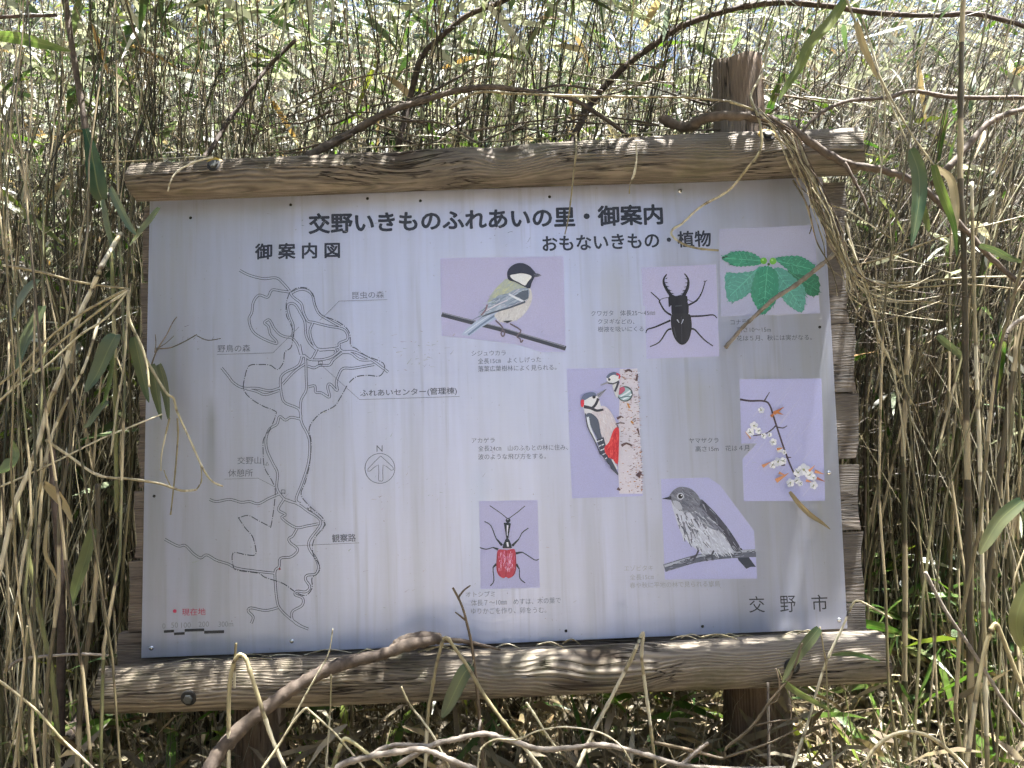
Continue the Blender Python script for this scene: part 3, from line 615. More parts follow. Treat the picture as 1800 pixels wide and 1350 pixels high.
p.stroke([(757,830),(760,1005)], 2.5, (0.06, 0.05, 0.06), 0); p.stroke([(728,850),(742,872)], 9, (0.42, 0.42, 0.46), 0, taper=3); p.stroke([(770,848),(756,880)], 9, (0.36, 0.36, 0.4), 0, taper=3); p.stroke([(705,900),(720,970)], 6, (0.05, 0.045, 0.05), 0); p.stroke([(715,760),(760,755)], 8, (0.045, 0.045, 0.05), 0)
p.build('photograph', 'printed photograph of a black stag beetle seen from above')
# oak leaves
p = Print(1000, 340, 3.8298)
p.poly([(1010,240),(1652,212),(1690,808),(1025,828)], (0.335, 0.33, 0.44))
def serr(pts, col, vein, tipa, tipb):
    q = [np.array(a) for a in catmull([pts[-1]] + list(pts) + [pts[0], pts[1]], 6)[6:-7]]
    c0 = sum(q) / len(q); out = []
    for i, a in enumerate(q): out.append(tuple(a + (a - c0) / np.linalg.norm(a - c0) * (5 if i % 2 else -3)))
    p.poly(out, col); p.stroke([tipa, tipb], 5, vein, 0)
    A = np.array(tipa); B = np.array(tipb); d = (B - A); nrm = np.array([-d[1], d[0]]) / np.linalg.norm(d)
    for i in range(1, 7):
        s0 = A + d * (i / 7.5)
        for sg in (1, -1):
            e = s0 + d * 0.10 + nrm * sg * 48
            if pin(tuple(e), out): p.stroke([tuple(s0), tuple(e)], 3, vein, 0, new=False)
    cols = [tuple(min(1, c * k) for c in col) for k in (0.72, 0.88, 1.2, 1.4)]
    xs = [a[0] for a in out]; ys = [a[1] for a in out]
    feathers(p, (min(xs), min(ys), max(xs), max(ys)), math.atan2(d[1], d[0]), 22, 7, cols, 110, out)
G1 = (0.045, 0.21, 0.13); G2 = (0.085, 0.25, 0.20); G3 = (0.03, 0.13, 0.075)
serr([(1470,520),(1560,545),(1670,552),(1682,675),(1610,682),(1560,610)], G3, (0.06, 0.24, 0.13), (1480,525), (1670,650))
serr([(1055,545),(1130,537),(1240,522),(1285,490),(1290,530),(1230,650),(1150,715),(1070,717)], G2, (0.12, 0.38, 0.28), (1270,510), (1085,690))
serr([(1380,510),(1450,512),(1540,590),(1590,650),(1575,795),(1500,770),(1440,710),(1400,620)], G2, (0.12, 0.38, 0.28), (1395,520), (1565,770))
serr([(1270,515),(1330,490),(1390,520),(1410,600),(1395,720),(1310,815),(1260,760),(1225,680),(1240,590)], G1, (0.11, 0.36, 0.22), (1335,500), (1312,795))
serr([(1030,435),(1090,400),(1160,390),(1240,405),(1300,450),(1280,480),(1200,490),(1120,490),(1070,465)], G1, (0.11, 0.36, 0.22), (1300,455), (1050,437))
serr([(1390,440),(1450,425),(1550,425),(1620,460),(1665,510),(1610,545),(1520,540),(1440,490)], G1, (0.11, 0.36, 0.22), (1395,455), (1650,515))
p.stroke([(1030,435),(1068,425)], 10, (0.03, 0.03, 0.03), 0, taper=4)
p.circle(1310, 455, 22, (0.12, 0.34, 0.04)); p.circle(1372, 457, 23, (0.14, 0.38, 0.05)); p.circle(1304, 448, 8, (0.3, 0.52, 0.16)); p.circle(1366, 450, 8, (0.3, 0.52, 0.16)); p.circle(1343, 478, 9, (0.06, 0.09, 0.03))
p.build('photograph', 'printed photograph of green toothed leaves with small acorns')
# woodpeckers
p = Print(800, 620, 4.8222)
p.poly([(945,135),(1545,128),(1590,1215),(990,1235)], LIL2)
trunk = [(1395,138),(1545,132),(1588,1195),(1392,1195),(1382,1000),(1385,600),(1393,400)]
p.poly(trunk, (0.52, 0.47, 0.51)); p.k += 1
for _ in range(520):
    y = random.uniform(140, 1190); x = 1395 + (1 - random.random() ** 1.7) * 185
    if not pin((x, y), trunk) or (random.random() < 0.45 and y > 560 and x < 1500): continue
    a = random.uniform(-0.4, 0.4); l = random.uniform(5, 22)
    p.stroke([(x, y), (x + l * math.cos(a), y + l * math.sin(a))], random.uniform(4, 11), random.choice([(0.20, 0.11, 0.12), (0.10, 0.06, 0.075), (0.34, 0.24, 0.27), (0.40, 0.33, 0.36), (0.6, 0.55, 0.56), (0.36, 0.16, 0.08)]), 0, taper=3, new=False)
for q, w in (([(1410,790),(1450,768),(1500,788)], 24), ([(1440,160),(1475,145),(1500,165)], 22), ([(1375,1150),(1400,1165)], 26), ([(1545,1050),(1575,1010)], 44), ([(1372,560),(1410,540)], 22), ([(1535,240),(1545,180)], 22), ([(1545,640),(1560,700)], 16)): p.stroke(q, w, (0.10, 0.055, 0.06), 2, taper=w * 0.5)
for q in ([(1460,430),(1480,470)], [(1490,580),(1510,600)]): p.stroke(q, 14, (0.45, 0.2, 0.05), 0)
p.circle(1440, 350, 66, (0.06, 0.08, 0.09)); p.circle(1437, 350, 56, (0.30, 0.40, 0.42)); p.poly([(1370,322),(1420,288),(1440,318),(1392,358)], (0.38, 0.08, 0.13), 3)
for q in ([(1400,372),(1450,345),(1485,320)], [(1420,395),(1470,375),(1495,350)]): p.stroke(q, 13, (0.60, 0.62, 0.63), 2)
p.stroke([(1395,385),(1440,372),(1490,375)], 8, (0.08, 0.14, 0.16), 2)
p.poly([(1335,265),(1390,262),(1388,330),(1372,385),(1345,330)], (0.52, 0.50, 0.50), 3); p.stroke([(1385,245),(1370,290),(1352,330)], 18, (0.05, 0.05, 0.07), 2)
p.circle(1337, 222, 54, (0.60, 0.58, 0.58), 44); p.stroke([(1288,215),(1312,187),(1350,176),(1384,190)], 24, (0.10, 0.12, 0.19), 4); p.stroke([(1366,178),(1394,192),(1388,222)], 13, (0.50, 0.04, 0.06), 2); p.circle(1306, 228, 11, (0.05, 0.05, 0.06))
p.stroke([(1282,254),(1340,264),(1388,240)], 12, (0.06, 0.06, 0.08), 2); p.poly([(1292,244),(1225,275),(1240,278),(1295,260)], (0.25, 0.24, 0.27))
bel = [(1165,490),(1250,450),(1310,490),(1360,580),(1388,660),(1370,760),(1290,810),(1240,700),(1200,600),(1110,530)]
p.poly(bel, (0.53, 0.47, 0.49), 4); p.k += 1; feathers(p, (1120,450,1385,800), 1.1, 36, 8, [(0.60, 0.55, 0.56), (0.46, 0.40, 0.43), (0.55, 0.46, 0.46)], 170, bel)
p.poly([(1075,430),(1090,480),(1110,535),(1170,500),(1235,470),(1215,390),(1190,360),(1110,380)], (0.58, 0.55, 0.56), 3)
p.circle(1148, 412, 74, (0.62, 0.60, 0.60), 54); p.poly([(1068,402),(1083,360),(1130,338),(1182,340),(1198,368),(1150,374),(1100,402)], (0.10, 0.12, 0.19), 4); p.poly([(1064,405),(1092,402),(1088,456),(1068,458)], (0.55, 0.03, 0.05), 2)
p.circle(1176, 376, 14, (0.03, 0.03, 0.04)); p.poly([(1198,350),(1286,306),(1216,388)], (0.24, 0.23, 0.27)); p.stroke([(1205,368),(1280,311)], 5, (0.1, 0.1, 0.12), 0)
p.stroke([(1213,388),(1190,440),(1160,472)], 22, (0.035, 0.035, 0.05), 3); p.stroke([(1090,458),(1150,470),(1200,492),(1256,482)], 28, (0.035, 0.035, 0.05), 3, taper=18)
p.poly([(1110,530),(1150,513),(1212,570),(1232,680),(1262,790),(1230,775),(1190,700),(1150,620)], (0.075, 0.085, 0.12), 3); p.stroke([(1122,545),(1143,640),(1200,760)], 24, (0.60, 0.60, 0.62), 3, taper=14); p.stroke([(1104,515),(1124,630),(1180,742),(1232,865)], 9, (0.05, 0.05, 0.07), 3)
low = [(1200,735),(1258,715),(1292,850),(1335,985),(1290,935),(1230,855)]
p.poly(low, (0.05, 0.055, 0.08))
for (x, y) in ((1215,750),(1240,740),(1225,790),(1250,780),(1240,825),(1262,815),(1258,860),(1278,850),(1278,895)): p.stroke([(x-9,y+5),(x+9,y-5)], 9, (0.58, 0.58, 0.6), 0)
p.poly([(1342,655),(1386,640),(1386,800),(1376,942),(1330,902),(1280,862),(1264,802),(1302,760)], (0.52, 0.035, 0.04), 3); p.k += 1; feathers(p, (1265,650,1385,935), 1.8, 40, 9, [(0.62, 0.08, 0.07), (0.42, 0.02, 0.03)], 90, [(1342,655),(1386,640),(1386,800),(1376,942),(1330,902),(1280,862),(1264,802),(1302,760)])
p.poly([(1282,880),(1330,912),(1382,1025),(1380,1042),(1318,982)], (0.06, 0.065, 0.09)); p.stroke([(1330,905),(1372,985)], 14, (0.55, 0.54, 0.56), 0)
for q in ([(1358,608),(1395,595),(1435,600)], [(1372,552),(1400,540),(1425,552)], [(1370,615),(1385,640)]): p.stroke(q, 10, (0.12, 0.08, 0.09), 2)
p.build('photograph', 'printed photograph of two red and black woodpeckers at a birch trunk')
# red long necked beetle
p = Print(780, 840, 4.8222)
p.poly([(300,197),(795,188),(815,932),(312,943)], LIL)
KB = (0.02, 0.025, 0.035)
for q in ([(540,345),(480,297),(390,235)], [(550,345),(620,295),(688,238)]): p.stroke(q, 7, (0.04, 0.04, 0.05), 2)
for q in ([(495,572),(445,515),(400,405),(345,370)], [(580,577),(635,520),(665,465),(718,425)], [(462,607),(420,590),(360,605),(305,590)], [(608,640),(665,630),(770,695),(805,688)], [(447,730),(418,760),(425,870),(395,915)], [(613,730),(640,770),(645,850),(690,890)]):
    p.stroke(q, 8, KB, 3); p.stroke(q[:2], 22, KB, 0, taper=10)
el = [(455,622),(480,606),(535,612),(590,601),(608,625),(613,700),(610,790),(590,830),(550,851),(527,838),(508,850),(470,830),(448,780),(448,690)]
p.poly(el, (0.42, 0.045, 0.07), 3); p.k += 1
for _ in range(170):
    x = random.gauss(532, 38); y = random.uniform(620, 770)
    if pin((x, y), el): p.stroke([(x, y), (x + random.uniform(-3, 3), y + random.uniform(14, 40))], random.uniform(3, 7), random.choice([(0.56, 0.20, 0.32), (0.50, 0.12, 0.22), (0.62, 0.34, 0.45), (0.45, 0.06, 0.10)]), 0, taper=2, new=False)
p.stroke([(528,610),(530,740),(526,840)], 4, (0.20, 0.015, 0.03), 2); p.stroke([(456,640),(450,760),(480,830)], 8, (0.24, 0.02, 0.04), 3); p.stroke([(608,650),(610,770),(585,830)], 8, (0.24, 0.02, 0.04), 3)
p.poly([(498,592),(520,530),(537,508),(558,530),(578,590),(540,600)], KB, 2); p.stroke([(515,380),(540,510)], 14, KB, 0, taper=10); p.stroke([(562,385),(540,510)], 16, KB, 0, taper=10); p.poly([(510,388),(540,375),(568,388),(548,510),(530,510)], KB); p.stroke([(541,400),(538,490)], 15, (0.55, 0.53, 0.58), 0, taper=5)
p.stroke([(538,545),(545,582)], 16, (0.60, 0.58, 0.63), 0); p.stroke([(505,600),(570,600)], 8, (0.5, 0.35, 0.42), 0); p.circle(545, 360, 20, KB); p.circle(543, 352, 6, (0.4, 0.4, 0.44))
p.build('photograph', 'printed photograph of a red beetle with a long black neck')
# cherry blossom
p = Print(1080, 640, 2.9357)
cb = [(645,78),(1068,74),(1087,705),(668,708),(660,490),(735,410),(655,410)]
p.poly(cb, LIL2); p.k += 1
for _ in range(26):
    x = random.uniform(660, 1000); y = random.uniform(130, 690); l = random.uniform(60, 190); q = (x + l * 0.62, y - l * 0.78)
    if pin((x, y), cb) and pin(q, cb): p.stroke([(x, y), q], random.uniform(3, 9), (0.38, 0.365, 0.51), 0, taper=2, new=False)
TW = (0.05, 0.033, 0.045)
p.stroke([(648,182),(700,190),(765,190),(800,210),(830,300),(880,450),(925,560),(950,592)], 10, TW, 4, taper=8)
for q in ([(775,187),(800,145)], [(835,315),(790,355),(715,370)], [(840,325),(870,330),(890,318)], [(885,480),(912,482)], [(880,520),(860,525)]): p.stroke(q, 7, TW, 2, taper=4)
def bloom(x, y, r):
    a0 = random.uniform(0, 6)
    for k in range(5):
        a = a0 + k * 1.2566; p.circle(x + 0.6 * r * math.cos(a), y + 0.6 * r * math.sin(a), r * 0.52, random.choice([(0.60, 0.57, 0.58), (0.50, 0.49, 0.52), (0.66, 0.63, 0.62)]), n=9); p.k -= 0.7
    p.circle(x, y, r * 0.22, (0.30, 0.30, 0.14), n=8)
    for k in range(3): p.stroke([(x + random.uniform(-r, r) * 0.8, y + random.uniform(-r, r) * 0.8), (x, y)], 2.5, (0.12, 0.15, 0.12), 0)
for (x, y, r) in ((720,318,20),(700,352,20),(742,345,16),(757,238,16),(770,370,14),(800,365,12),(818,402,18),(850,440,16),(875,455,12),(815,520,18),(842,505,22),(868,500,18),(975,545,30),(945,560,22),(1005,572,22),(905,612,20),(940,600,16),(1025,625,20),(1022,585,16),(955,615,14)): bloom(x, y, r)
for q, w in (([(805,272),(830,245)],16), ([(820,255),(872,222)],20), ([(830,248),(868,262)],14), ([(760,528),(802,506)],18), ([(830,603),(896,562)],24), ([(845,560),(880,575)],14), ([(1030,553),(1078,568)],18), ([(1040,588),(1081,606)],14), ([(1000,552),(1030,523)],14), ([(985,600),(1012,610)],14), ([(835,440),(868,432)],14), ([(700,385),(672,350)],8)):
    p.stroke(q, w, random.choice([(0.42, 0.15, 0.05), (0.50, 0.22, 0.10), (0.36, 0.12, 0.06)]), 0, taper=2)
p.build('photograph', 'printed photograph of a branch with white cherry blossom')
# streaked grey bird
p = Print(1080, 640, 2.9357)
p.poly([(240,592),(485,585),(545,625),(720,860),(737,1107),(260,1112)], (0.35, 0.34, 0.51))
p.poly([(612,940),(655,950),(690,992),(730,1046),(705,1046),(680,1056),(640,1012)], (0.035, 0.04, 0.055))
p.stroke([(258,1053),(420,1005),(560,985),(730,975)], 40, (0.10, 0.105, 0.135), 4); p.stroke([(258,1043),(420,995),(560,973),(730,962)], 12, (0.32, 0.33, 0.39), 4)
p.k += 1
for _ in range(60):
    x = random.uniform(262, 715); y = 1060 - 0.36 * (x - 258) * (1 if x < 420 else 0) - (58 + 0.11 * (x - 420)) * (x >= 420) + random.uniform(-14, 18)
    p.stroke([(x, y), (x + 16, y - 3)], 4, random.choice([(0.05, 0.05, 0.07), (0.22, 0.22, 0.27)]), 0, new=False)
bd = [(298,700),(315,790),(355,890),(430,962),(480,980),(560,967),(618,962),(600,880),(530,790),(450,730),(380,690)]
p.poly(bd, (0.44, 0.44, 0.50), 4); p.k += 1
feathers(p, (300,760,480,930), 1.15, 42, 9, [(0.09, 0.09, 0.12), (0.16, 0.16, 0.20), (0.5, 0.5, 0.55)], 120, bd); feathers(p, (400,840,600,975), 0.9, 34, 9, [(0.55, 0.55, 0.60), (0.37, 0.37, 0.43), (0.48, 0.48, 0.53)], 150, bd)
bw = [(438,698),(482,728),(540,790),(602,870),(652,957),(615,962),(578,900),(520,835),(460,800),(400,770)]
p.poly(bw, (0.06, 0.06, 0.08), 3); p.k += 1; feathers(p, (400,700,650,960), 0.95, 46, 7, [(0.13, 0.13, 0.16), (0.035, 0.035, 0.05), (0.24, 0.24, 0.28)], 130, bw)
cov = [(380,745),(440,740),(500,800),(560,860),(500,850),(420,800)]
p.poly(cov, (0.17, 0.17, 0.21), 3); p.k += 1; feathers(p, (380,740,560,860), 0.8, 40, 8, [(0.10, 0.10, 0.13), (0.30, 0.30, 0.35), (0.42, 0.42, 0.46)], 90, cov)
hd = [(288,692),(282,682),(300,655),(335,634),(385,640),(420,665),(442,702),(432,745),(390,765),(340,755),(308,732)]
p.poly(hd, (0.15, 0.15, 0.18), 4); p.k += 1; feathers(p, (285,635,440,760), 0.6, 22, 6, [(0.10, 0.10, 0.13), (0.22, 0.22, 0.26)], 110, hd); p.poly([(300,705),(335,712),(350,750),(318,745)], (0.36, 0.36, 0.41), 2)
p.poly([(244,695),(292,680),(294,700)], (0.04, 0.04, 0.05)); p.circle(340, 682, 18, (0.42, 0.42, 0.46)); p.circle(340, 682, 12, (0.015, 0.015, 0.02)); p.circle(345, 678, 3.5, (0.6, 0.6, 0.62))
for q in ([(433,958),(422,985),(390,1002)], [(422,985),(405,1015)], [(512,962),(498,990)], [(500,985),(470,1000),(480,1015)], [(500,985),(508,1012)]): p.stroke(q, 9, (0.06, 0.06, 0.08), 2)
p.build('photograph', 'printed photograph of a grey bird with streaked breast on a branch')

# -- rivets and screw holes of the panel
def disc(name, px, py, r, mat, h=0.0015):
    c = at(px, py); n = 12; V = [(c.x, -h - r * 0.25, c.z)]; Fc = []
    for j, (rr, yy) in enumerate(((r * 0.6, -h - r * 0.2), (r, -h * 0.6), (r, 0.0))):
        for i in range(n): V.append((c.x + rr * math.cos(i * 2 * math.pi / n), yy, c.z + rr * math.sin(i * 2 * math.pi / n)))
    for i in range(n): Fc.append((0, 1 + i, 1 + (i + 1) % n))
    for j in range(2):
        for i in range(n): a = 1 + j * n + i; b = 1 + j * n + (i + 1) % n; Fc.append((a, a + n, b + n, b))
    return mesh_obj(name, V, Fc, mat, panel, smooth=True)
for (x, y) in ((1195, 336), (1457, 831), (266, 1139), (513, 1127), (276, 613), (1475, 1090)): disc('rivet', x, y, 0.0048, M['rivet'])
for (x, y) in ((335, 383), (511, 360), (739, 353), (966, 346), (1441, 575), (995, 1109), (1235, 1101), (271, 872), (646, 349)): disc('screw', x, y, 0.0033, M['hole'], 0.0006)

# ---------------------------------------------------------------- timber of the sign
def log(name, a, b, Y, ra, rb, mat, parent, seed=0, nx=150, ns=40, flat=0.0, ridge=0.0012, dents=(), cut=(0, 0)):
    """round timber between two photograph points; grain along its local X"""
    A = at(*a, Y); B = at(*b, Y); L = (B - A).length; X = (B - A).normalized()
    Zv = Vector((0, 0, 1)) if abs(X.z) < 0.8 else Vector((-1, 0, 0)); Yv = Zv.cross(X).normalized(); Zv = X.cross(Yv)
    s = pxm(Y); rs = np.random.default_rng(seed)
    ph = rs.uniform(0, 6.28, 12)
    V = []; Fc = []
    for i in range(nx + 1):
        u = i / nx; x = (u - 0.5) * L; r0 = (ra + (rb - ra) * u) * s
        for j in range(ns):
            th = 2 * math.pi * j / ns
            r = r0 * (1 + 0.025 * math.sin(3.1 * u * L * 2 + ph[0]) + 0.03 * math.sin(2 * th + ph[1]) + 0.018 * math.sin(3 * th + 5 * u + ph[2]) + 0.012 * math.sin(17 * u + 2 * th + ph[6]))
            r += ridge * (math.sin(7 * th + 2.2 * math.sin(4 * u + ph[3]) + 1.3 * math.sin(2 * th + ph[9])) * 0.6 + 0.7 * math.sin(19 * th + 3 * math.sin(3 * u + ph[4]) + ph[5] + 2.0 * math.sin(3 * th)) * (0.5 + 0.5 * math.sin(5 * u + 2 * th)))
            y = r * math.cos(th); z = r * math.sin(th)
            if flat: z = max(z, -r0 * (1 - flat))
            for (du, dth, w, dep) in dents:
                dd = ((u - du) * L / w) ** 2 + ((math.atan2(math.sin(th - dth), math.cos(th - dth))) * r0 / w) ** 2
                k = dep * math.exp(-dd); y -= k * math.cos(th); z -= k * math.sin(th)
            xe = x
            if i == 0: xe += 0.004 * math.sin(3 * th + ph[7]) + cut[0] * math.cos(th + 0.6) * r0
            if i == nx: xe += 0.004 * math.sin(4 * th + ph[8]) + cut[1] * math.cos(th + 0.6) * r0
            V.append((xe, y, z))
    for i in range(nx):
        for j in range(ns):
            p0 = i * ns + j; p1 = i * ns + (j + 1) % ns; Fc.append((p0, p0 + ns, p1 + ns, p1))
    Fc.append(tuple(range(ns))); Fc.append(tuple(range(nx * ns, nx * ns + ns))[::-1])
    o = mesh_obj(name, V, Fc, mat, None, smooth=True)
    o.data.polygons[len(Fc) - 1].use_smooth = False; o.data.polygons[len(Fc) - 2].use_smooth = False
    o.matrix_world = Matrix(((X.x, Yv.x, Zv.x, 0), (X.y, Yv.y, Zv.y, 0), (X.z, Yv.z, Zv.z, 0), (0, 0, 0, 1)))
    o.location = (A + B) / 2
    child(o, parent)
    return o
RAIL_T = wood_mat('top_log_timber', (0.23, 0.19, 0.145), (0.042, 0.031, 0.023), 300, knots=((-0.20, -0.035, 0.03, 0.06, 0.85), (0.03, -0.04, 0.03, 0.045, 0.8)), bump=1.0, grey=0.35, moss=0.3)
RAIL_B = wood_mat('bottom_log_timber', (0.31, 0.26, 0.195), (0.05, 0.036, 0.025), 300, knots=((0.215, -0.03, 0.04, 0.075, 0.9), (0.19, -0.045, 0.0, 0.05, 0.6)), bump=0.9, grey=0.35, moss=0.35)
rail_t = log('log_rail', (236, 321), (1503, 267), -0.045, 34, 45, RAIL_T, sign, 3, flat=0.10, dents=((0.36, 2.4, 0.03, 0.006), (0.5, 2.3, 0.04, 0.006)))
rail_t['label'] = 'brown upper log, lit in stripes along its top'
rail_b = log('log_rail', (181, 1213), (1548, 1154), -0.056, 39, 41, RAIL_B, sign, 5, dents=((0.63, 2.35, 0.04, 0.008), (0.62, 3.0, 0.03, 0.006)))
rail_b['label'] = 'pale ridged lower log with a knot'
log('post', (1342, 1600), (1295, 104), 0.105, 60, 42, M['post'], sign, 8, nx=60, ridge=0.0022, cut=(0, 0.25))['label'] = 'thick round post rising above the upper log'
log('post', (462, 1640), (445, 420), 0.105, 42, 40, M['post'], sign, 9, nx=60, ridge=0.002)
def plank(x0, y0l, y1l, x1, y0r, y1r, Y0, Y1, seed):
    rs = random.Random(seed); nx_, nz_ = 16, 4
    A = (at(x0, y0l) + at(x1, y1r)) / 2; V = []; Fc = []
    for side, Y in ((0, Y0), (1, Y1)):
        for i in range(nx_ + 1):
            u = i / nx_
            for j in range(nz_ + 1):
                v = j / nz_
                px = x0 + (x1 - x0) * u; py = (y0l + (y0r - y0l) * u) * (1 - v) + (y1l + (y1r - y1l) * u) * v
                if i in (0, nx_): px += rs.uniform(-3.5, 3.5)
                if j in (0, nz_): py += rs.uniform(-1.6, 1.6)
                q = at(px, py); V.append((q.x - A.x, Y + rs.uniform(-0.0008, 0.0008), q.z - A.z))
    m = (nx_ + 1) * (nz_ + 1); idx = lambda s, i, j: s * m + i * (nz_ + 1) + j
    for i in range(nx_):
        for j in range(nz_):
            Fc.append((idx(0, i, j), idx(0, i, j + 1), idx(0, i + 1, j + 1), idx(0, i + 1, j))); Fc.append((idx(1, i, j), idx(1, i + 1, j), idx(1, i + 1, j + 1), idx(1, i, j + 1)))
        for j, fl in ((0, 0), (nz_, 1)):
            f = (idx(0, i, j), idx(0, i + 1, j), idx(1, i + 1, j), idx(1, i, j)); Fc.append(f if not fl else f[::-1])
    for j in range(nz_):
        for i, fl in ((0, 1), (nx_, 0)):
            f = (idx(0, i, j), idx(0, i, j + 1), idx(1, i, j + 1), idx(1, i, j)); Fc.append(f[::-1] if fl else f)
    o = mesh_obj('plank', V, Fc, M['plank'])
    bm = bmesh.new(); bm.from_mesh(o.data); bmesh.ops.recalc_face_normals(bm, faces=bm.faces); bm.to_mesh(o.data); bm.free()
    o.location = (A.x, 0, A.z); child(o)
    return o
PL = [(318, 447, 1489, 250), (449.5, 567, 1494, 246), (569, 687, 1506, 244), (689.5, 806, 1511, 242), (815, 931, 1513, 236), (936, 1058, 1519, 222), (1061, 1160, 1524, 204)]
for i, (a, b, xr, xl) in enumerate(PL):
    dl = lambda y: y + 41 + (y - 312) / 793 * 11 + 2
    plank(xl, dl(a), dl(b), xr, a, b, 0.0065 + 0.003 * (i % 2), 0.033, i)

def bolt(px, py, rail_c, rail_rpx, Y):
    dz = (rail_c - py) / rail_rpx; s = pxm(Y); r = rail_rpx * s
    nrm = Vector((0, -math.sqrt(max(0.05, 1 - dz * dz)), dz)); c = at(px, rail_c, Y)
    base = Vector((c.x, Y, c.z)) + nrm * (r + 0.0008)
    q = nrm.to_track_quat('Z', 'Y').to_matrix()
    root = None
    for nm, rad, n_, h0, h1, mat, up in (('bolt_recess', 0.0155, 20, -0.004, 0.0016, M['recess_dark'], 0), ('bolt_head', 0.0092, 6, 0.0016, 0.0075, M['steel'], 0)):
        V = []; Fc = []
        for (rr, h) in ((rad, h0), (rad, h1 - 0.001), (rad * 0.86, h1)):
            for i in range(n_): a = 2 * math.pi * i / n_; V.append(q @ Vector((rr * math.cos(a), rr * math.sin(a), h)))
        for k in range(2):
            for i in range(n_): p0 = k * n_ + i; p1 = k * n_ + (i + 1) % n_; Fc.append((p0, p1, p1 + n_, p0 + n_))
        Fc.append(tuple(range(2 * n_, 3 * n_)))
        o = mesh_obj(nm, V, Fc, mat)
        if root is None: root = o; o.location = base; child(o)
        else: o.parent = root
    return root
YEL = plain('yellow_resin', (0.42, 0.27, 0.03), 0.5)
for (px, py, rc, rr, Y, yel) in ((386, 301, 315, 35, -0.045, 1), (1341, 250, 274, 44, -0.045, 1), (345, 1217, 1206, 39, -0.056, 0), (1379, 1163, 1161, 41, -0.056, 0)):
    w = bolt(px, py, rc, rr, Y)
    if yel:   # resin that seeped round the upper rim of the hole
        V = []; Fc = []; n_ = 14; dz = (rc - py) / rr; nrm = Vector((0, -math.sqrt(1 - dz * dz), dz)); q = nrm.to_track_quat('Z', 'Y').to_matrix()
        for i in range(n_ + 1):
            a = math.radians(-20 + 220 * i / n_); wd = 0.0155 + 0.007 * math.sin(math.pi * i / n_) ** 0.6 + 0.0008 * math.sin(5 * a)
            V.append(q @ Vector((0.0135 * math.cos(a), 0.0135 * math.sin(a), -0.0005))); V.append(q @ Vector((wd * math.cos(a), wd * math.sin(a), -0.0002))); V.append(q @ Vector(((wd + 0.001) * math.cos(a), (wd + 0.001) * math.sin(a), -0.004)))
        for i in range(n_): b = 3 * i; Fc += [(b, b + 1, b + 4, b + 3), (b + 1, b + 2, b + 5, b + 4)]
        mesh_obj('resin_rim', V, Fc, YEL, w, True)

# ---------------------------------------------------------------- bamboo thicket
def lean_for(x):
    w = 1 / (1 + np.exp(-(x + 0.10) / 0.22)); w2 = 1 / (1 + np.exp(-(x - 0.95) / 0.18))
    n_ = len(x)
    lean = -0.02 + 0.10 * w + rng.normal(0, 0.105, n_)
    curv = 0.10 + 0.45 * w + 0.40 * w2 + rng.normal(0, 0.28 + 0.08 * w, n_)
    return lean, curv
def culm_paths(x, y, h, K, r0, lean=None, curv=None, fwd=0.0):
    n_ = len(x); z = gz(x, y) - 0.03
    if lean is None: lean, curv = lean_for(x)
    ly = rng.normal(0.02, 0.08, n_); cy = rng.normal(0, 0.12, n_) - fwd * rng.uniform(0.6, 1.2, n_)
    s = np.linspace(0, 1, K)
    th = lean[:, None] + curv[:, None] * s[None] ** 1.6; ph = ly[:, None] + cy[:, None] * s[None]
    kink = rng.normal(0, 0.055, (n_, K)); kink2 = rng.normal(0, 0.05, (n_, K)); th = th + kink; ph = ph + kink2
    d = np.stack([np.sin(th), np.sin(ph) * np.cos(th), np.cos(th) * np.cos(ph)], -1) * (h[:, None, None] / (K - 1))
    P = np.zeros((n_, K, 3)); P[:, 0] = np.stack([x, y, z], -1); P[:, 1:] = P[:, :1] + np.cumsum(d[:, :-1], 1)
    R = r0[:, None] * (1 - 0.72 * s[None] ** 1.3)
    return P, R
def leaf_batch(pos, dirv, L, W, droop, up=None):
    """many leaf blades -> verts, quads; each blade three quads, drooping along its length"""
    n_ = len(pos); dirv = dirv / (np.linalg.norm(dirv, axis=1, keepdims=True) + 1e-9)
    rnd = rng.normal(0, 1, (n_, 3)) if up is None else up
    sd = np.cross(dirv, rnd); sd /= np.linalg.norm(sd, axis=1, keepdims=True) + 1e-9
    ts = np.array([0.0, 0.28, 0.68, 1.0]); ws = np.array([0.22, 1.0, 0.72, 0.05])
    C = pos[:, None] + dirv[:, None] * (L[:, None] * ts)[..., None]
    C[:, :, 2] -= (droop[:, None] * L[:, None] * ts[None] ** 2)
    off = sd[:, None] * (W[:, None] * 0.5 * ws)[..., None]
    V = np.stack([C - off, C + off], 2).reshape(-1, 3)
    b = (np.arange(n_) * 8)[:, None]
    Q = np.concatenate([b + np.array([[0, 1, 3, 2]]), b + np.array([[2, 3, 5, 4]]), b + np.array([[4, 5, 7, 6]])], 1).reshape(-1, 4)
    return V, Q
def clear_of_sign(p):                                 # keep what would not poke through the panel
    return ~((np.abs(p[..., 0]) < 0.95) & (p[..., 1] < 0.14) & (p[..., 2] > 0.36) & (p[..., 2] < 1.72))
def blocked(x, y):                                   # the sign stands here
    return (np.abs(x) < 0.98) & (y < 0.24) & (y > -0.2)

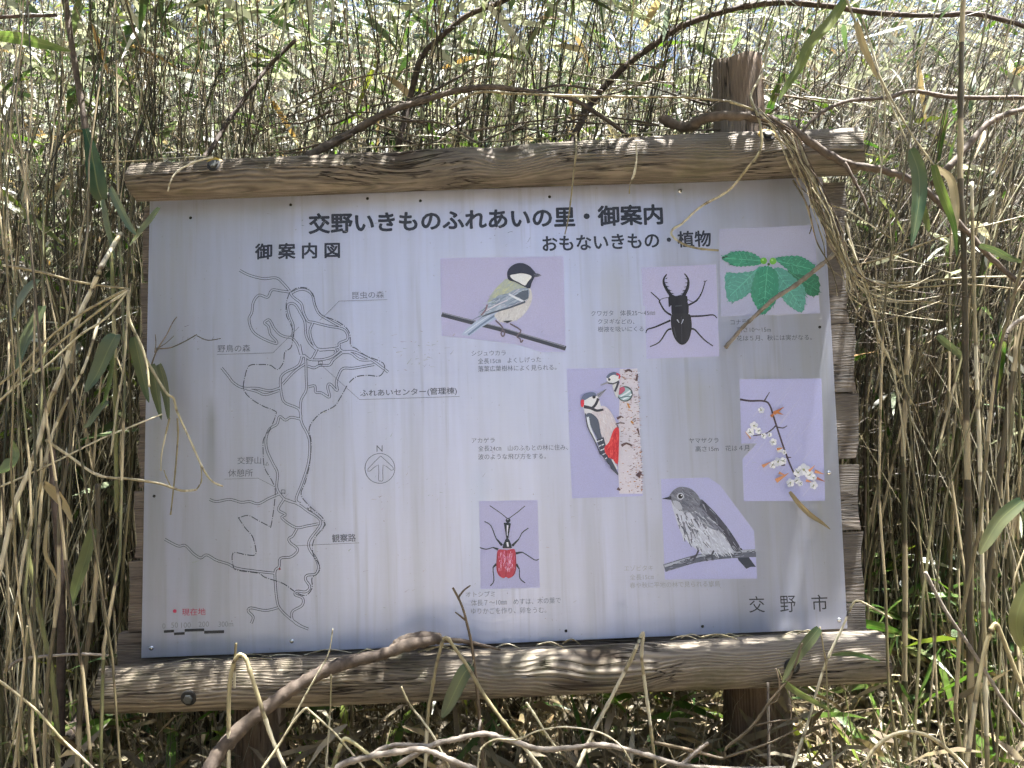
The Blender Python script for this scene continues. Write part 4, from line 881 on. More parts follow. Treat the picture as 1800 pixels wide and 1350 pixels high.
# the mass of stalks behind the nearest ones
N = 4800
yy = 0.36 + 2.3 * rng.random(N) ** 1.15; xx = rng.uniform(-1, 1, N) * (0.62 * (yy + 2.0) + 0.7)
hh = rng.uniform(1.3, 2.4, N); rr = rng.uniform(0.0012, 0.0034, N)
PF, RF = culm_paths(xx, yy, hh, 11, rr)
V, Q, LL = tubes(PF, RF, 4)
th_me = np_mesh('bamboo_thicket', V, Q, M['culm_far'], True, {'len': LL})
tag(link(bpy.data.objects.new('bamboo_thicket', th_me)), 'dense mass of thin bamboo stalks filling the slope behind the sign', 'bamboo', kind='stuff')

# 290 nearest stalks: each a thing of its own, with the leaves that hang on it
def leaf_proto(name, droop, twist, fold, mat):
    V = []; Fc = []; nseg = 9
    for i in range(nseg + 1):
        t_ = i / nseg; w = 0.062 * (math.sin(math.pi * min(1, t_ * 0.93 + 0.05)) ** 0.75) * (1 - 0.35 * t_) if i < nseg else 0.001
        a = twist * t_; z = -droop * t_ ** 2
        x = t_ * (1 - 0.18 * droop * t_)
        for k, sgn in ((0, -1), (1, 0), (2, 1)):
            yv = sgn * w; zz = z + abs(sgn) * fold * w
            V.append((x, yv * math.cos(a) - (zz - z) * math.sin(a), z + yv * math.sin(a) + (zz - z) * math.cos(a)))
    for i in range(nseg):
        b = 3 * i; Fc += [(b, b + 3, b + 4, b + 1), (b + 1, b + 4, b + 5, b + 2)]
    me = bpy.data.meshes.new(name); me.from_pydata(V, [], Fc); me.polygons.foreach_set('use_smooth', [True] * len(Fc)); me.materials.append(mat)
    at_ = me.attributes.new('acr', 'FLOAT', 'POINT'); at_.data.foreach_set('value', [-1.0, 0.0, 1.0] * (nseg + 1))
    return me
LEAFS = [leaf_proto('leaf', d, tw, fo, M['leaf']) for d, tw, fo in ((0.10, 0.2, 0.25), (0.35, -0.4, 0.3), (0.6, 0.7, 0.35), (0.2, 1.1, 0.2))]
LEAFS_DRY = [leaf_proto('leaf', d, tw, fo, M['leaf_dry']) for d, tw, fo in ((0.4, 1.6, 0.9), (0.7, -2.0, 1.0), (0.2, 0.9, 0.7))]
LEAFS_DARK = [leaf_proto('leaf', d, tw, fo, M['leaf_dark']) for d, tw, fo in ((0.12, 0.25, 0.25), (0.3, -0.3, 0.3), (0.45, 0.4, 0.3))]
def in_sign(p): return abs(p[0]) < 0.93 and -0.4 < p[1] < 0.16 and 0.30 < p[2] < 1.75
def hang_leaf(parent, pos, direction, length, pool=LEAFS, roll=None, wk=1.0, wsc=1.0):
    if in_sign(pos) or in_sign(Vector(pos) + Vector(direction).normalized() * length): return None
    o = bpy.data.objects.new('leaf', random.choice(pool)); link(o, parent)
    d = Vector(direction).normalized(); q = d.to_track_quat('X', 'Z')
    o.rotation_mode = 'QUATERNION'
    from mathutils import Quaternion
    o.rotation_quaternion = q @ Quaternion((1, 0, 0), random.uniform(-1.2, 1.2) if roll is None else roll)
    o.location = Vector(pos) - (parent.location if parent is not None else Vector((0, 0, 0)))
    o.scale = (length, length * wsc, length)
    return o
def stalk_label(where, r, dx, h, nl):
    th_ = 'hair-thin' if r < 0.0023 else ('thin' if r < 0.0029 else ('stout' if r < 0.0035 else 'thick'))
    k = dx / h; ln_ = 'left-leaning' if k < -0.06 else ('upright' if k < 0.10 else ('slightly right-leaning' if k < 0.26 else ('right-leaning' if k < 0.42 else 'strongly arched')))
    return '%s %s bamboo stalk %s %s' % (th_, ln_, ('without leaves', 'with one leaf', 'with two leaves')[nl] if nl < 3 else 'with several leaves', where)
ZONES = [   # name of place, px range, Y range, count, label, leaf chance
    ((-60, 235), (-0.28, 0.55), 88, 'left of the panel', 'bamboo stalks left of the panel', 0.45),
    ((1530, 1860), (-0.22, 0.60), 102, 'right of the plank ends', 'bamboo stalks right of the panel', 0.5),
    ((225, 1540), (0.24, 0.62), 96, 'rising behind the upper log', 'bamboo stalks behind the sign', 0.6)]
for (pr, yr, cnt, lab, grp, lp) in ZONES:
    Y = rng.uniform(*yr, cnt); PX = rng.uniform(*pr, cnt)
    X = np.array([at(px, 1150, y).x for px, y in zip(PX, Y)])
    bad = blocked(X, Y); Y = np.where(bad, np.abs(Y) + 0.26, Y)
    h = rng.uniform(1.5, 2.6, cnt); r = rng.uniform(0.0017, 0.0041, cnt)
    lean, curv = lean_for(X)
    if pr[0] < 0: lean = lean * 0.7 - 0.03; curv = curv * 0.8
    near = Y < 0.25                                     # stalks beside the sign lean away from it
    lean = np.where(near & (X < 0), np.minimum(lean, 0.03), lean); curv = np.where(near & (X < 0), np.minimum(curv, 0.12), curv)
    lean = np.where(near & (X > 0), np.maximum(lean, 0.0), lean)
    P, R = culm_paths(X, Y, h, 14, r, lean, curv)
    if pr[0] > 100 and pr[0] < 300: P[..., 1] = np.where(P[..., 2] < 1.85, np.maximum(P[..., 1], 0.20), P[..., 1])
    for i in range(cnt):
        p = P[i] - P[i, 0]
        rad = R[i].copy(); rad[1:-1:2] *= 1.12
        V, Q, LL = tubes(p[None], rad[None], 6)
        me = np_mesh('bamboo_stalk', V, Q, M['culm'], True, {'len': LL})
        o = bpy.data.objects.new('bamboo_stalk', me); o.location = P[i, 0]; link(o)
        nl = int(rng.poisson(lp))
        tag(o, stalk_label(lab, r[i], float(P[i, -1, 0] - P[i, 0, 0]), h[i], nl), 'bamboo', grp)
        for k in range(nl):
            j = rng.integers(6, 13); pos = Vector(P[i, j])
            a = rng.uniform(0, 6.28); d = (math.cos(a), 0.6 * math.sin(a), rng.uniform(-1.0, 0.25))
            hang_leaf(o, pos, d, rng.uniform(0.09, 0.20), LEAFS if rng.random() < 0.68 else LEAFS_DRY)

# thin dead side shoots, and the leaves of the mass
allP = PF; n_tw = 24000
ci = rng.integers(0, N, n_tw); kk = rng.integers(3, 10, n_tw); st = allP[ci, kk]
az = rng.normal(0.15, 1.0, n_tw); up_ = rng.normal(0.5, 0.55, n_tw); dirs = np.stack([np.sign(rng.random(n_tw) - 0.36) * np.cos(az), np.sin(az) * 0.8, up_], -1); dirs /= np.linalg.norm(dirs, axis=1, keepdims=True)
ln = rng.uniform(0.12, 0.60, n_tw); s = np.linspace(0, 1, 5)
TP = st[:, None] + dirs[:, None] * (ln[:, None] * s)[..., None]; TP[:, :, 2] -= (rng.uniform(-0.1, 0.5, n_tw)[:, None] * ln[:, None] * s ** 2); TP[:, 1:] += rng.normal(0, 0.008, (n_tw, 4, 3))
ok_ = clear_of_sign(TP).all(1); TP = TP[ok_]; n_tw = len(TP)
TR = (rng.uniform(0.0007, 0.0017, n_tw))[:, None] * (1 - 0.6 * s)[None]
# long brown stems that arch over to the right in the upper right part of the thicket
na = 1150; xa = rng.uniform(0.35, 2.6, na); ya = rng.uniform(0.30, 1.9, na)
AP, AR = culm_paths(xa, ya, rng.uniform(1.5, 2.7, na), 9, rng.uniform(0.0011, 0.0026, na), rng.normal(0.18, 0.16, na), rng.normal(1.05, 0.30, na))
VA, QA, LA = tubes(AP, AR, 3)
ci = rng.integers(0, na, 5000); stt = AP[ci, rng.integers(4, 9, 5000)]; dd = rng.normal(0, 0.6, (5000, 3)) + np.array([[0.7, 0, 0.1]]); dd /= np.linalg.norm(dd, axis=1, keepdims=True)
BP = stt[:, None] + dd[:, None] * (rng.uniform(0.1, 0.45, 5000)[:, None] * s)[..., None]; BP[:, 1:] += rng.normal(0, 0.007, (5000, 4, 3))
VB, QB, LB = tubes(BP, rng.uniform(0.0006, 0.0013, 5000)[:, None] * (1 - 0.6 * s)[None], 3)
V, Q, LL = tubes(TP, TR, 3)
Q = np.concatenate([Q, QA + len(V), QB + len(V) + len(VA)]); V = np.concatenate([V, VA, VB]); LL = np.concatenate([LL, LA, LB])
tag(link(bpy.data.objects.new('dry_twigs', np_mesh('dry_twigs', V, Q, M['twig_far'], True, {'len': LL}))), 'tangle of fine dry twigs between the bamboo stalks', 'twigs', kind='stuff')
pos1 = TP[rng.integers(0, n_tw, 9000), 4]; pos1 = pos1[(pos1[:, 1] > 0.36) | (np.abs(pos1[:, 0]) > 1.1)]; n1_ = len(pos1)
dv = rng.normal(0, 1, (n1_, 3)); dv[:, 2] = dv[:, 2] * 0.5 - 0.35
V1, Q1 = leaf_batch(pos1, dv, rng.uniform(0.07, 0.19, n1_), rng.uniform(0.010, 0.024, n1_), rng.uniform(0, 0.5, n1_))
n2_ = 70000                                            # leafy growth up the sunlit slope
y2 = 2.6 + 6.0 * rng.random(n2_) ** 0.9; x2 = rng.uniform(-1, 1, n2_) * (0.64 * (y2 + 2) + 0.6); z2 = gz(x2, y2) + 2.3 * rng.random(n2_) ** 1.7
keep = (np.sin(4.1 * x2 + 2 * z2) + np.sin(5.7 * z2 - 3 * y2 + 1.7 * x2) + rng.normal(0, 0.8, n2_)) > -0.7
p2 = np.stack([x2, y2, z2], -1)[keep]; n2_ = len(p2)
dv = rng.normal(0, 1, (n2_, 3)); dv[:, 2] = dv[:, 2] * 0.5 - 0.3
up2 = np.array([[0.3, 0.0, 1.0]]) + rng.normal(0, 0.6, (n2_, 3))
V2, Q2 = leaf_batch(p2, dv, rng.uniform(0.06, 0.17, n2_), rng.uniform(0.010, 0.026, n2_), rng.uniform(0, 0.5, n2_), up2)
n4 = 2500                                            # the leafy tops of the stalks
ci = rng.integers(0, N, n4); p4 = allP[ci, rng.integers(8, 11, n4)] + rng.normal(0, 0.12, (n4, 3)); p4 = p4[p4[:, 1] > 0.8]; n4 = len(p4)
dv = rng.normal(0, 1, (n4, 3)); dv[:, 2] = dv[:, 2] * 0.5 - 0.3
V4, Q4 = leaf_batch(p4, dv, rng.uniform(0.10, 0.22, n4), rng.uniform(0.014, 0.028, n4), rng.uniform(0, 0.5, n4))
# stalks whose leafy heads bow forward above the sign
no = 190; xo = rng.uniform(-1.3, 0.75, no); yo = rng.uniform(0.27, 0.8, no)
OP, OR = culm_paths(xo, yo, rng.uniform(2.3, 3.0, no), 12, rng.uniform(0.0014, 0.0032, no), rng.normal(0.0, 0.10, no), rng.normal(0.25, 0.25, no), fwd=0.75)
OP[..., 1] = np.where(OP[..., 2] < 1.95, np.maximum(OP[..., 1], 0.20), OP[..., 1])
VO, QO, LO = tubes(OP, OR, 4)
n5 = 5500; p5 = OP[rng.integers(0, no, n5), rng.integers(6, 12, n5)] + rng.normal(0, 0.07, (n5, 3)); p5 = p5[p5[:, 2] > 2.02]; n5 = len(p5)
dv = rng.normal(0, 1, (n5, 3)); dv[:, 2] = dv[:, 2] * 0.4 - 0.15
V5, Q5 = leaf_batch(p5, dv, rng.uniform(0.09, 0.20, n5), rng.uniform(0.010, 0.022, n5), rng.uniform(0, 0.4, n5))
tag(link(bpy.data.objects.new('thicket_leaves', np_mesh('thicket_leaves', np.concatenate([V1, V2, V4, V5]), np.concatenate([Q1, Q2 + len(V1), Q4 + len(V1) + len(V2), Q5 + len(V1) + len(V2) + len(V4)]), M['leaf_far'], True))), 'countless pale and green bamboo leaves glowing behind the stalks', 'leaves', kind='stuff')
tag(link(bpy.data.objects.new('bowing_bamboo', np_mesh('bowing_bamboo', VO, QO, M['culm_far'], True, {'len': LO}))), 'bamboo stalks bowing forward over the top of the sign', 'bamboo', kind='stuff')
n3 = 26000                                             # fallen leaves
y3 = -0.9 + 8.0 * rng.random(n3) ** 1.3; x3 = rng.uniform(-1, 1, n3) * (0.62 * (y3 + 2.0) + 0.6)
p3 = np.stack([x3, y3, gz(x3, y3) + 0.004 + 0.035 * rng.random(n3) ** 2], -1)
a3 = rng.uniform(0, 6.28, n3); dv = np.stack([np.cos(a3), np.sin(a3), 0.3 * np.sin(a3) + rng.normal(0, 0.22, n3)], -1)
upv = np.stack([rng.normal(0, 0.35, n3), rng.normal(-0.2, 0.35, n3), np.ones(n3)], -1)
V, Q = leaf_batch(p3, dv, rng.uniform(0.05, 0.17, n3), rng.uniform(0.010, 0.030, n3), rng.uniform(-0.25, 0.3, n3), upv)
tag(link(bpy.data.objects.new('leaf_litter', np_mesh('leaf_litter', V, Q, M['litter'], True))), 'layer of pale and brown fallen bamboo leaves on the ground', 'leaf litter', kind='stuff')

# dry grass and dead blades crowding the foot of the sign
ng = 2600; yg = rng.uniform(-0.34, 0.55, ng); xg = rng.uniform(-1, 1, ng) * (0.62 * (yg + 2.0) + 0.25)
lg = rng.normal(0, 0.55, ng); cg = rng.normal(0, 0.9, ng)
GP, GR = culm_paths(xg, yg, rng.uniform(0.08, 0.36, ng), 7, rng.uniform(0.0007, 0.0020, ng), lg, cg)
VG, QG, LG = tubes(GP, GR, 3)
tag(link(bpy.data.objects.new('dry_grass', np_mesh('dry_grass', VG, QG, M['grass'], True, {'len': LG}))), 'tangled dry grass stems crowding the foot of the sign', 'dry grass', kind='stuff')
nb_ = 5200; pick = rng.integers(0, ng, nb_); pb = GP[pick, rng.integers(1, 6, nb_)]
dv = rng.normal(0, 1, (nb_, 3)); dv[:, 2] = dv[:, 2] * 0.6 - 0.1
VG, QG = leaf_batch(pb, dv, rng.uniform(0.05, 0.16, nb_), rng.uniform(0.006, 0.018, nb_), rng.uniform(-0.2, 0.8, nb_))
tag(link(bpy.data.objects.new('dead_leaves', np_mesh('dead_leaves', VG, QG, M['litter_dark'], True))), 'withered narrow leaves caught in the dry grass below the sign', 'leaves', kind='stuff')

# the wood on the other side of the path, which the panel reflects dimly at both sides
nw = 9000; sd_ = np.where(rng.random(nw) < 0.5, -1.0, 1.0)
yw = rng.uniform(-11.0, -2.6, nw); xw = sd_ * (1.05 + 0.12 * np.abs(yw) + 5.5 * rng.random(nw) ** 1.4); zw = gz(xw, yw) + 5.2 * rng.random(nw)
dv = rng.normal(0, 1, (nw, 3)); VW, QW = leaf_batch(np.stack([xw, yw, zw], -1), dv, rng.uniform(0.25, 0.55, nw), rng.uniform(0.10, 0.24, nw), rng.uniform(0, 0.4, nw))
tag(link(bpy.data.objects.new('woodland', np_mesh('woodland', VW, QW, M['wood_leaf'], True))), 'dark leafy wood on both sides of the path facing the sign', 'wood', kind='stuff')

# fresh green leaves scattered through the thicket, thickest low on the right
n6 = 4200; ci = rng.integers(0, N, n6); p6 = PF[ci, rng.integers(3, 11, n6)] + rng.normal(0, 0.06, (n6, 3))
n7 = 1000; y7 = rng.uniform(-0.1, 1.0, n7); x7 = 0.95 + 1.1 * rng.random(n7) + 0.3 * y7; p7 = np.stack([x7, y7, gz(x7, y7) + 0.02 + 0.42 * rng.random(n7) ** 1.5], -1)
n8 = 500; y8 = rng.uniform(0.0, 0.9, n8); x8 = rng.uniform(-1.6, 0.9, n8); p8 = np.stack([x8, y8, gz(x8, y8) + 0.02 + 0.2 * rng.random(n8)], -1)
p6 = np.concatenate([p6[p6[:, 1] > 0.34], p7, p8]); n6 = len(p6)
dv = rng.normal(0, 1, (n6, 3)); dv[:, 2] = dv[:, 2] * 0.5 - 0.25
V6, Q6 = leaf_batch(p6, dv, rng.uniform(0.07, 0.18, n6), rng.uniform(0.009, 0.021, n6), rng.uniform(0, 0.5, n6))
tag(link(bpy.data.objects.new('green_leaves', np_mesh('green_leaves', V6, Q6, M['leaf_green'], True))), 'fresh green bamboo leaves scattered through the thicket', 'leaves', kind='stuff')

# fine pale straw standing and leaning in front of the darker stalks
ns_ = 1500; sd_ = rng.random(ns_); ys = rng.uniform(-0.12, 0.65, ns_)
xs = np.where(sd_ < 0.5, -0.97 - 0.85 * rng.random(ns_) - 0.25 * np.maximum(ys, 0), 1.02 + 0.95 * rng.random(ns_) + 0.25 * np.maximum(ys, 0))
hs = rng.uniform(0.4, 1.9, ns_); ls = rng.normal(0, 0.20, ns_); cs = rng.normal(0.1, 0.55, ns_)
bk_ = rng.random(ns_) < 0.35                            # some stand behind the sign and show above the upper log
xs = np.where(bk_, rng.uniform(-1.0, 1.2, ns_), xs); ys = np.where(bk_, rng.uniform(0.28, 0.9, ns_), ys); hs = np.where(bk_, rng.uniform(1.3, 2.3, ns_), hs)
SP, SR = culm_paths(xs, ys, hs, 10, rng.uniform(0.0009, 0.0021, ns_), ls, cs + np.where(xs > 0.2, 0.25, 0.0))
ok_ = clear_of_sign(SP).all(1); VS, QS, LS = tubes(SP[ok_], SR[ok_], 4)
tag(link(bpy.data.objects.new('dry_straw_mass', np_mesh('dry_straw_mass', VS, QS, M['straw_far'], True, {'len': LS}))), 'fine pale straw leaning every way among the bamboo stalks', 'straw', kind='stuff')

# ---------------------------------------------------------------- single stems, branches, vines and leaves one can pick out
def tube_mesh(name, pts3, r0, r1, mat, sides=7, origin=None, rough=0.0, nseg=9):
    q = np.array(catmull([tuple(p) for p in pts3], nseg)); K = len(q)
    s_ = np.linspace(0, 1, K); R = r0 + (r1 - r0) * s_
    if mat in (M['straw'], M['culm'], M['green_stem']):  # joints of the stem
        Lq = np.concatenate([[0], np.cumsum(np.linalg.norm(np.diff(q, axis=0), axis=1))]); stp = 0.075 + 6 * r0
        R = R * (1 + 0.30 * np.exp(-((((Lq + 0.02) % stp) - stp / 2) / 0.0035) ** 2))
    if rough: R = R * (1 + rough * rng.normal(0, 1, K)); q[1:-1] += rng.normal(0, 1, (K - 2, 3)) * rough * r0 * 0.5
    o0 = q[0].copy() if origin is None else np.array(origin)
    V, Q, LL = tubes((q - o0)[None], R[None], sides)
    # close the ends
    nb = len(V); V = np.concatenate([V, (q[0] - o0)[None], (q[-1] - o0)[None]]); LL = np.concatenate([LL, [0.0, LL[-1]]])
    me = bpy.data.meshes.new(name)
    Fc = [tuple(f) for f in Q] + [(nb, (i + 1) % sides, i) for i in range(sides)] + [(nb + 1, nb - sides + i, nb - sides + (i + 1) % sides) for i in range(sides)]
    me.from_pydata([tuple(v) for v in V], [], Fc); me.polygons.foreach_set('use_smooth', [True] * len(Fc)); me.materials.append(mat)
    a_ = me.attributes.new('len', 'FLOAT', 'POINT'); a_.data.foreach_set('value', LL.astype(np.float32))
    return me, Vector(o0)
def P3(pts, Y):
    out = []
    for i, p in enumerate(pts):
        y = p[2] if len(p) > 2 else (Y if not isinstance(Y, (tuple, list)) else Y[0] + (Y[1] - Y[0]) * i / max(1, len(pts) - 1))
        out.append(at(p[0], p[1], y))
    return out
def stem(name, label, cat, pts, Y, r, mat, r2=None, group=None, twigs=(), sides=7, rough=0.04):
    q = P3(pts, Y); y0 = q[0].y
    if mat == 'straw': k_ = 0.72 if r > 3.0 else 0.85; r *= k_; r2 = None if r2 is None else r2 * k_
    me, o0 = tube_mesh(name, q, r * pxm(y0), (r if r2 is None else r2) * pxm(q[-1].y), M[mat], sides, rough=rough)
    o = bpy.data.objects.new(name, me); o.location = o0; link(o); tag(o, label, cat, group)
    for (tp, ty, tr, tr2) in twigs:
        q = P3(tp, ty); me, o1 = tube_mesh('twig', q, tr * pxm(q[0].y), tr2 * pxm(q[-1].y), M[mat], 5, rough=rough)
        c = bpy.data.objects.new('twig', me); c.location = o1 - o0; link(c, o)
    return o
def blade(pts, wpx, Y, mat, parent=None, name='leaf', label=None, cat=None, group=None, tilt=0.5, fold=0.25, blunt=0.0):
    """one leaf blade: midrib through photograph points, width in pixels, turned by tilt about its midrib"""
    q = np.array(catmull([tuple(p) for p in P3(pts, Y)], 6)); K = len(q); o0 = q[0].copy(); q = q - o0
    T = np.gradient(q, axis=0); T /= np.linalg.norm(T, axis=1, keepdims=True) + 1e-9
    view = np.array(CF); S = np.cross(T, view); S /= np.linalg.norm(S, axis=1, keepdims=True); Nn = np.cross(T, S)
    S2 = S * math.cos(tilt) + Nn * math.sin(tilt); N2 = np.cross(T, S2)
    V = []; Fc = []
    for i in range(K):
        t_ = i / (K - 1); w = wpx * 0.5 * pxm(float(q[i, 1] + o0[1])) * max(0.03, math.sin(math.pi * min(1, 0.06 + 0.94 * t_) ** (0.72)) ** 0.7) * (1 + 0.05 * math.sin(9 * t_ + wpx))
        if blunt and t_ > 0.9: w = max(w, blunt * wpx * 0.5 * pxm(0))
        for sgn in (-1, -0.5, 0, 0.5, 1): V.append(tuple(q[i] + S2[i] * w * sgn + N2[i] * w * fold * abs(sgn)))
    for i in range(K - 1):
        for k in range(4): b = 5 * i + k; Fc.append((b, b + 1, b + 6, b + 5))
    me = bpy.data.meshes.new(name); me.from_pydata(V, [], Fc); me.polygons.foreach_set('use_smooth', [True] * len(Fc)); me.materials.append(M[mat])
    at_ = me.attributes.new('acr', 'FLOAT', 'POINT'); at_.data.foreach_set('value', [-1.0, -0.5, 0.0, 0.5, 1.0] * K)
    o = bpy.data.objects.new(name, me); link(o, parent); o.location = Vector(o0) - (parent.location if parent is not None else Vector((0, 0, 0)))
    if parent is None: tag(o, label, cat, group)
    elif label: o['label'] = label
    return o

# --- over the upper log
stem('fallen_branch', 'dark crooked branch resting on the right end of the upper log', 'branch', [(1163,207,-0.02),(1205,224,-0.04),(1240,208,-0.09),(1290,203,-0.12),(1345,208,-0.125),(1385,224,-0.13),(1425,250,-0.13),(1480,284,-0.13),(1545,298,-0.12),(1600,316,-0.12),(1645,350,-0.12),(1700,408,-0.13),(1760,470,-0.14),(1830,530,-0.15)], -0.1, 9.5, 'bark', 5,
     twigs=(([(1484,286),(1500,315),(1518,350),(1527,378)], -0.14, 4, 2), ([(1640,322),(1690,268),(1740,215),(1800,192),(1840,190)], (-0.12, 0.0), 7, 5), ([(1408,232),(1440,200),(1490,178),(1560,172),(1602,160),(1680,171),(1820,172)], (-0.12, 0.05), 3.5, 4.5)), rough=0.08)
stem('fallen_branch', 'long brown branch arching above the upper log, left end resting on it', 'branch', [(540,275,-0.03),(600,243),(680,198),(740,178),(800,160),(860,153),(930,161),(1000,172),(1060,206),(1105,240,0.05)], 0.03, 8, 'bark', 3.5, twigs=(([(690,197),(720,178),(780,150),(850,110)], (0.03, 0.2), 3.5, 2), ([(935,162),(985,150),(1060,160)], (0.03, 0.1), 3, 2), ([(620,236),(560,262),(500,270)], (0.0, 0.1), 3, 1.5)), rough=0.06)
stem('dry_straw', 'long pale straw lying across in front of the post top', 'stem', [(790,190),(840,163),(900,164),(1000,168),(1100,170),(1200,171),(1282,178)], (-0.03, -0.10), 3.2, 'straw', 2.6)
stem('bamboo_cane', 'thick brown cane slanting up from the upper log to the top edge', 'bamboo', [(1000,260,0.16),(1040,180),(1095,120),(1150,78),(1200,45),(1280,18),(1360,5),(1450,10),(1530,22),(1640,28),(1720,25),(1830,55,0.3)], 0.22, 6.5, 'bark_dark', 4.5, rough=0.06)
stem('bamboo_cane', 'brown cane curving up to the top edge above the title', 'bamboo', [(700,260,0.2),(720,175),(742,100),(775,65),(820,28),(880,4),(930,-20)], 0.24, 6, 'bark_dark', 4.5, rough=0.06)
stem('bamboo_cane', 'dark slanting cane left of the middle, above the left bolt', 'bamboo', [(350,285,0.05),(372,260),(400,215),(425,180),(470,120),(520,70)], (0.05, 0.3), 5, 'bark_dark', 3.5)
stem('bamboo_cane', 'dark upright cane near the top left corner', 'bamboo', [(170,330,0.1),(150,220),(128,90),(112,-20)], 0.1, 6.5, 'bark', 5)
stem('dead_twig', 'short dark twig poking in from the left edge at the top', 'twig', [(-20,31),(50,28),(100,27)], 0.0, 3.5, 'bark_dark', 3)
stem('vine', 'crooked thin vine dangling over the title and curling back', 'vine', [(1352,60,-0.05),(1344,105,-0.06),(1336,135,-0.08),(1320,168,-0.11),(1330,198,-0.135),(1337,222,-0.145),(1337,262,-0.15),(1312,298,-0.145),(1280,335,-0.10),(1240,358),(1222,371),(1200,392),(1182,404),(1183,416),(1204,430),(1230,437),(1263,440)], -0.07, 3.0, 'straw', 2.2)
stem('dry_straw', 'thin straw hanging over the end of the large title', 'stem', [(1012,235,-0.06),(1013,262),(1009,300),(1004,345),(999,385),(993,412)], -0.125, 2.3, 'straw', 1.2)
stem('dry_straw', 'short forked straw hanging over the upper log right of centre', 'stem', [(1118,250),(1119,280),(1116,305),(1108,322),(1106,341)], -0.125, 1.8, 'straw', 1.0, twigs=(([(1118,285),(1114,305),(1110,315)], -0.128, 1.3, 0.8),))
stem('dry_straw', 'short pale straw over the left end of the upper log', 'stem', [(375,277),(350,282),(320,296),(303,312),(295,336)], (-0.10, -0.125), 2.3, 'straw', 1.5)
stem('dry_straw', 'long thin straw lying level on the left end of the upper log', 'stem', [(180,285),(240,283),(290,279),(340,276),(378,275)], (0.0, -0.06), 1.8, 'straw', 1.4)
for k, (lab, pts, r) in enumerate((
    ('pale vine strand dropping from the post down the right side of the panel', [(1282,178),(1330,196),(1370,225),(1395,262),(1412,295),(1420,330),(1440,372),(1466,430)], 3.0),
    ('vine strand ending in a free tip just above the panel corner', [(1340,200),(1365,235),(1380,270),(1392,300),(1398,311)], 2.5),
    ('vine strand hanging along the panel edge beside the leaf photograph', [(1405,245),(1420,300),(1432,345),(1452,390),(1468,430),(1480,470)], 2.6),
    ('outer vine strand crossing the plank ends near the top', [(1400,240),(1430,310),(1450,350),(1478,400),(1490,455),(1500,480)], 2.2),
    ('vine strand swinging out to the right over the plank ends', [(1420,320),(1450,355),(1490,370),(1530,395),(1565,418)], 2.0),
    ('vine strand that bends right below the plank top and runs level', [(1470,400),(1482,450),(1510,484),(1560,497),(1640,492),(1720,487),(1830,486)], 2.8),
    ('lower level vine strand running out to the right edge', [(1474,420),(1492,465),(1530,494),(1600,505),(1690,500),(1760,505),(1830,512)], 2.6),
    ('vine strand sagging lowest before it runs right', [(1478,430),(1500,490),(1530,515),(1580,528),(1640,531),(1710,542)], 2.2),
    ('vine strand that runs up to the right edge from the plank ends', [(1470,440),(1490,464),(1530,460),(1580,445),(1660,415),(1740,395),(1830,372)], 2.4),
    ('vine strand dropping steeply past the plank ends to the thicket', [(1485,380),(1500,440),(1525,520),(1545,590),(1570,650),(1585,740),(1592,820)], 2.6),
    ('thin vine strand crossing the thicket diagonally beside the planks', [(1490,420),(1520,490),(1540,560),(1545,600),(1580,660),(1610,720),(1625,770)], 1.7))):
    stem('vine', lab, 'vine', pts, (-0.13, -0.10), r, 'straw', r * 0.6, 'vines at the upper right corner of the panel', rough=0.09)
stem('dead_twig', 'small hooked twig over the top right corner of the leaf photograph', 'twig', [(1452,366),(1440,364),(1432,366),(1424,360),(1422,375),(1427,395),(1423,411)], -0.03, 1.5, 'brown_twig', 1.0)
stem('dead_twig', 'straight grey twig slanting across the leaf photograph', 'twig', [(1482,425,-0.07),(1464,448),(1438,470),(1400,500),(1360,526),(1330,553),(1308,573),(1275,611)], (-0.07, -0.025), 4.2, 'bark_pale', 3.6, rough=0.1)
blade([(1388,864),(1405,886),(1425,905),(1444,918),(1460,931)], 9, -0.012, 'leaf_dry', None, 'dry_leaf', 'curled pale dry leaf clinging below the blossom photograph', 'leaf', tilt=0.2, fold=0.8)

# --- bent and hanging growth at the right
o = stem('bamboo_shoot', 'drooping bamboo shoot with two long leaves hanging at upper right', 'bamboo', [(1478,-30),(1500,30),(1535,112),(1570,180),(1605,240),(1642,290)], -0.25, 3.4, 'straw', 2.2)
blade([(1642,289),(1650,320),(1665,360),(1678,400),(1682,450)], 17, (-0.25, -0.27), 'leaf', o, tilt=0.9)
blade([(1642,290),(1672,312),(1682,360),(1680,410),(1672,448)], 16, (-0.25, -0.23), 'leaf_dry', o, tilt=1.0, fold=0.6)
blade([(1505,40),(1517,80),(1530,110),(1542,140)], 13, -0.26, 'leaf_dry', o, tilt=0.3, fold=0.4)
o = stem('bamboo_shoot', 'thin drooping shoot carrying a broad dark leaf right of the upper log', 'bamboo', [(1500,30),(1530,100),(1552,150),(1575,205),(1600,262)], -0.2, 2.2, 'straw', 1.6)
blade([(1600,262),(1614,300),(1616,345),(1610,390),(1602,432)], 27, (-0.2, -0.22), 'leaf_dark', o, tilt=0.35)
blade([(1606,330),(1622,365),(1630,395),(1632,408)], 13, (-0.19, -0.19), 'leaf', o, tilt=0.5)
stem('dry_straw', 'long straw hanging loosely right of the post', 'stem', [(1515,30),(1535,95),(1550,150),(1556,200),(1552,270),(1545,330)], -0.22, 2.3, 'straw', 1.2)
blade([(1489,-5),(1462,38),(1425,78),(1408,115),(1385,150),(1368,178)], 25, -0.18, 'leaf', None, 'hanging_leaf', 'long narrow green leaf hanging beside the post top', 'leaf', tilt=0.7)
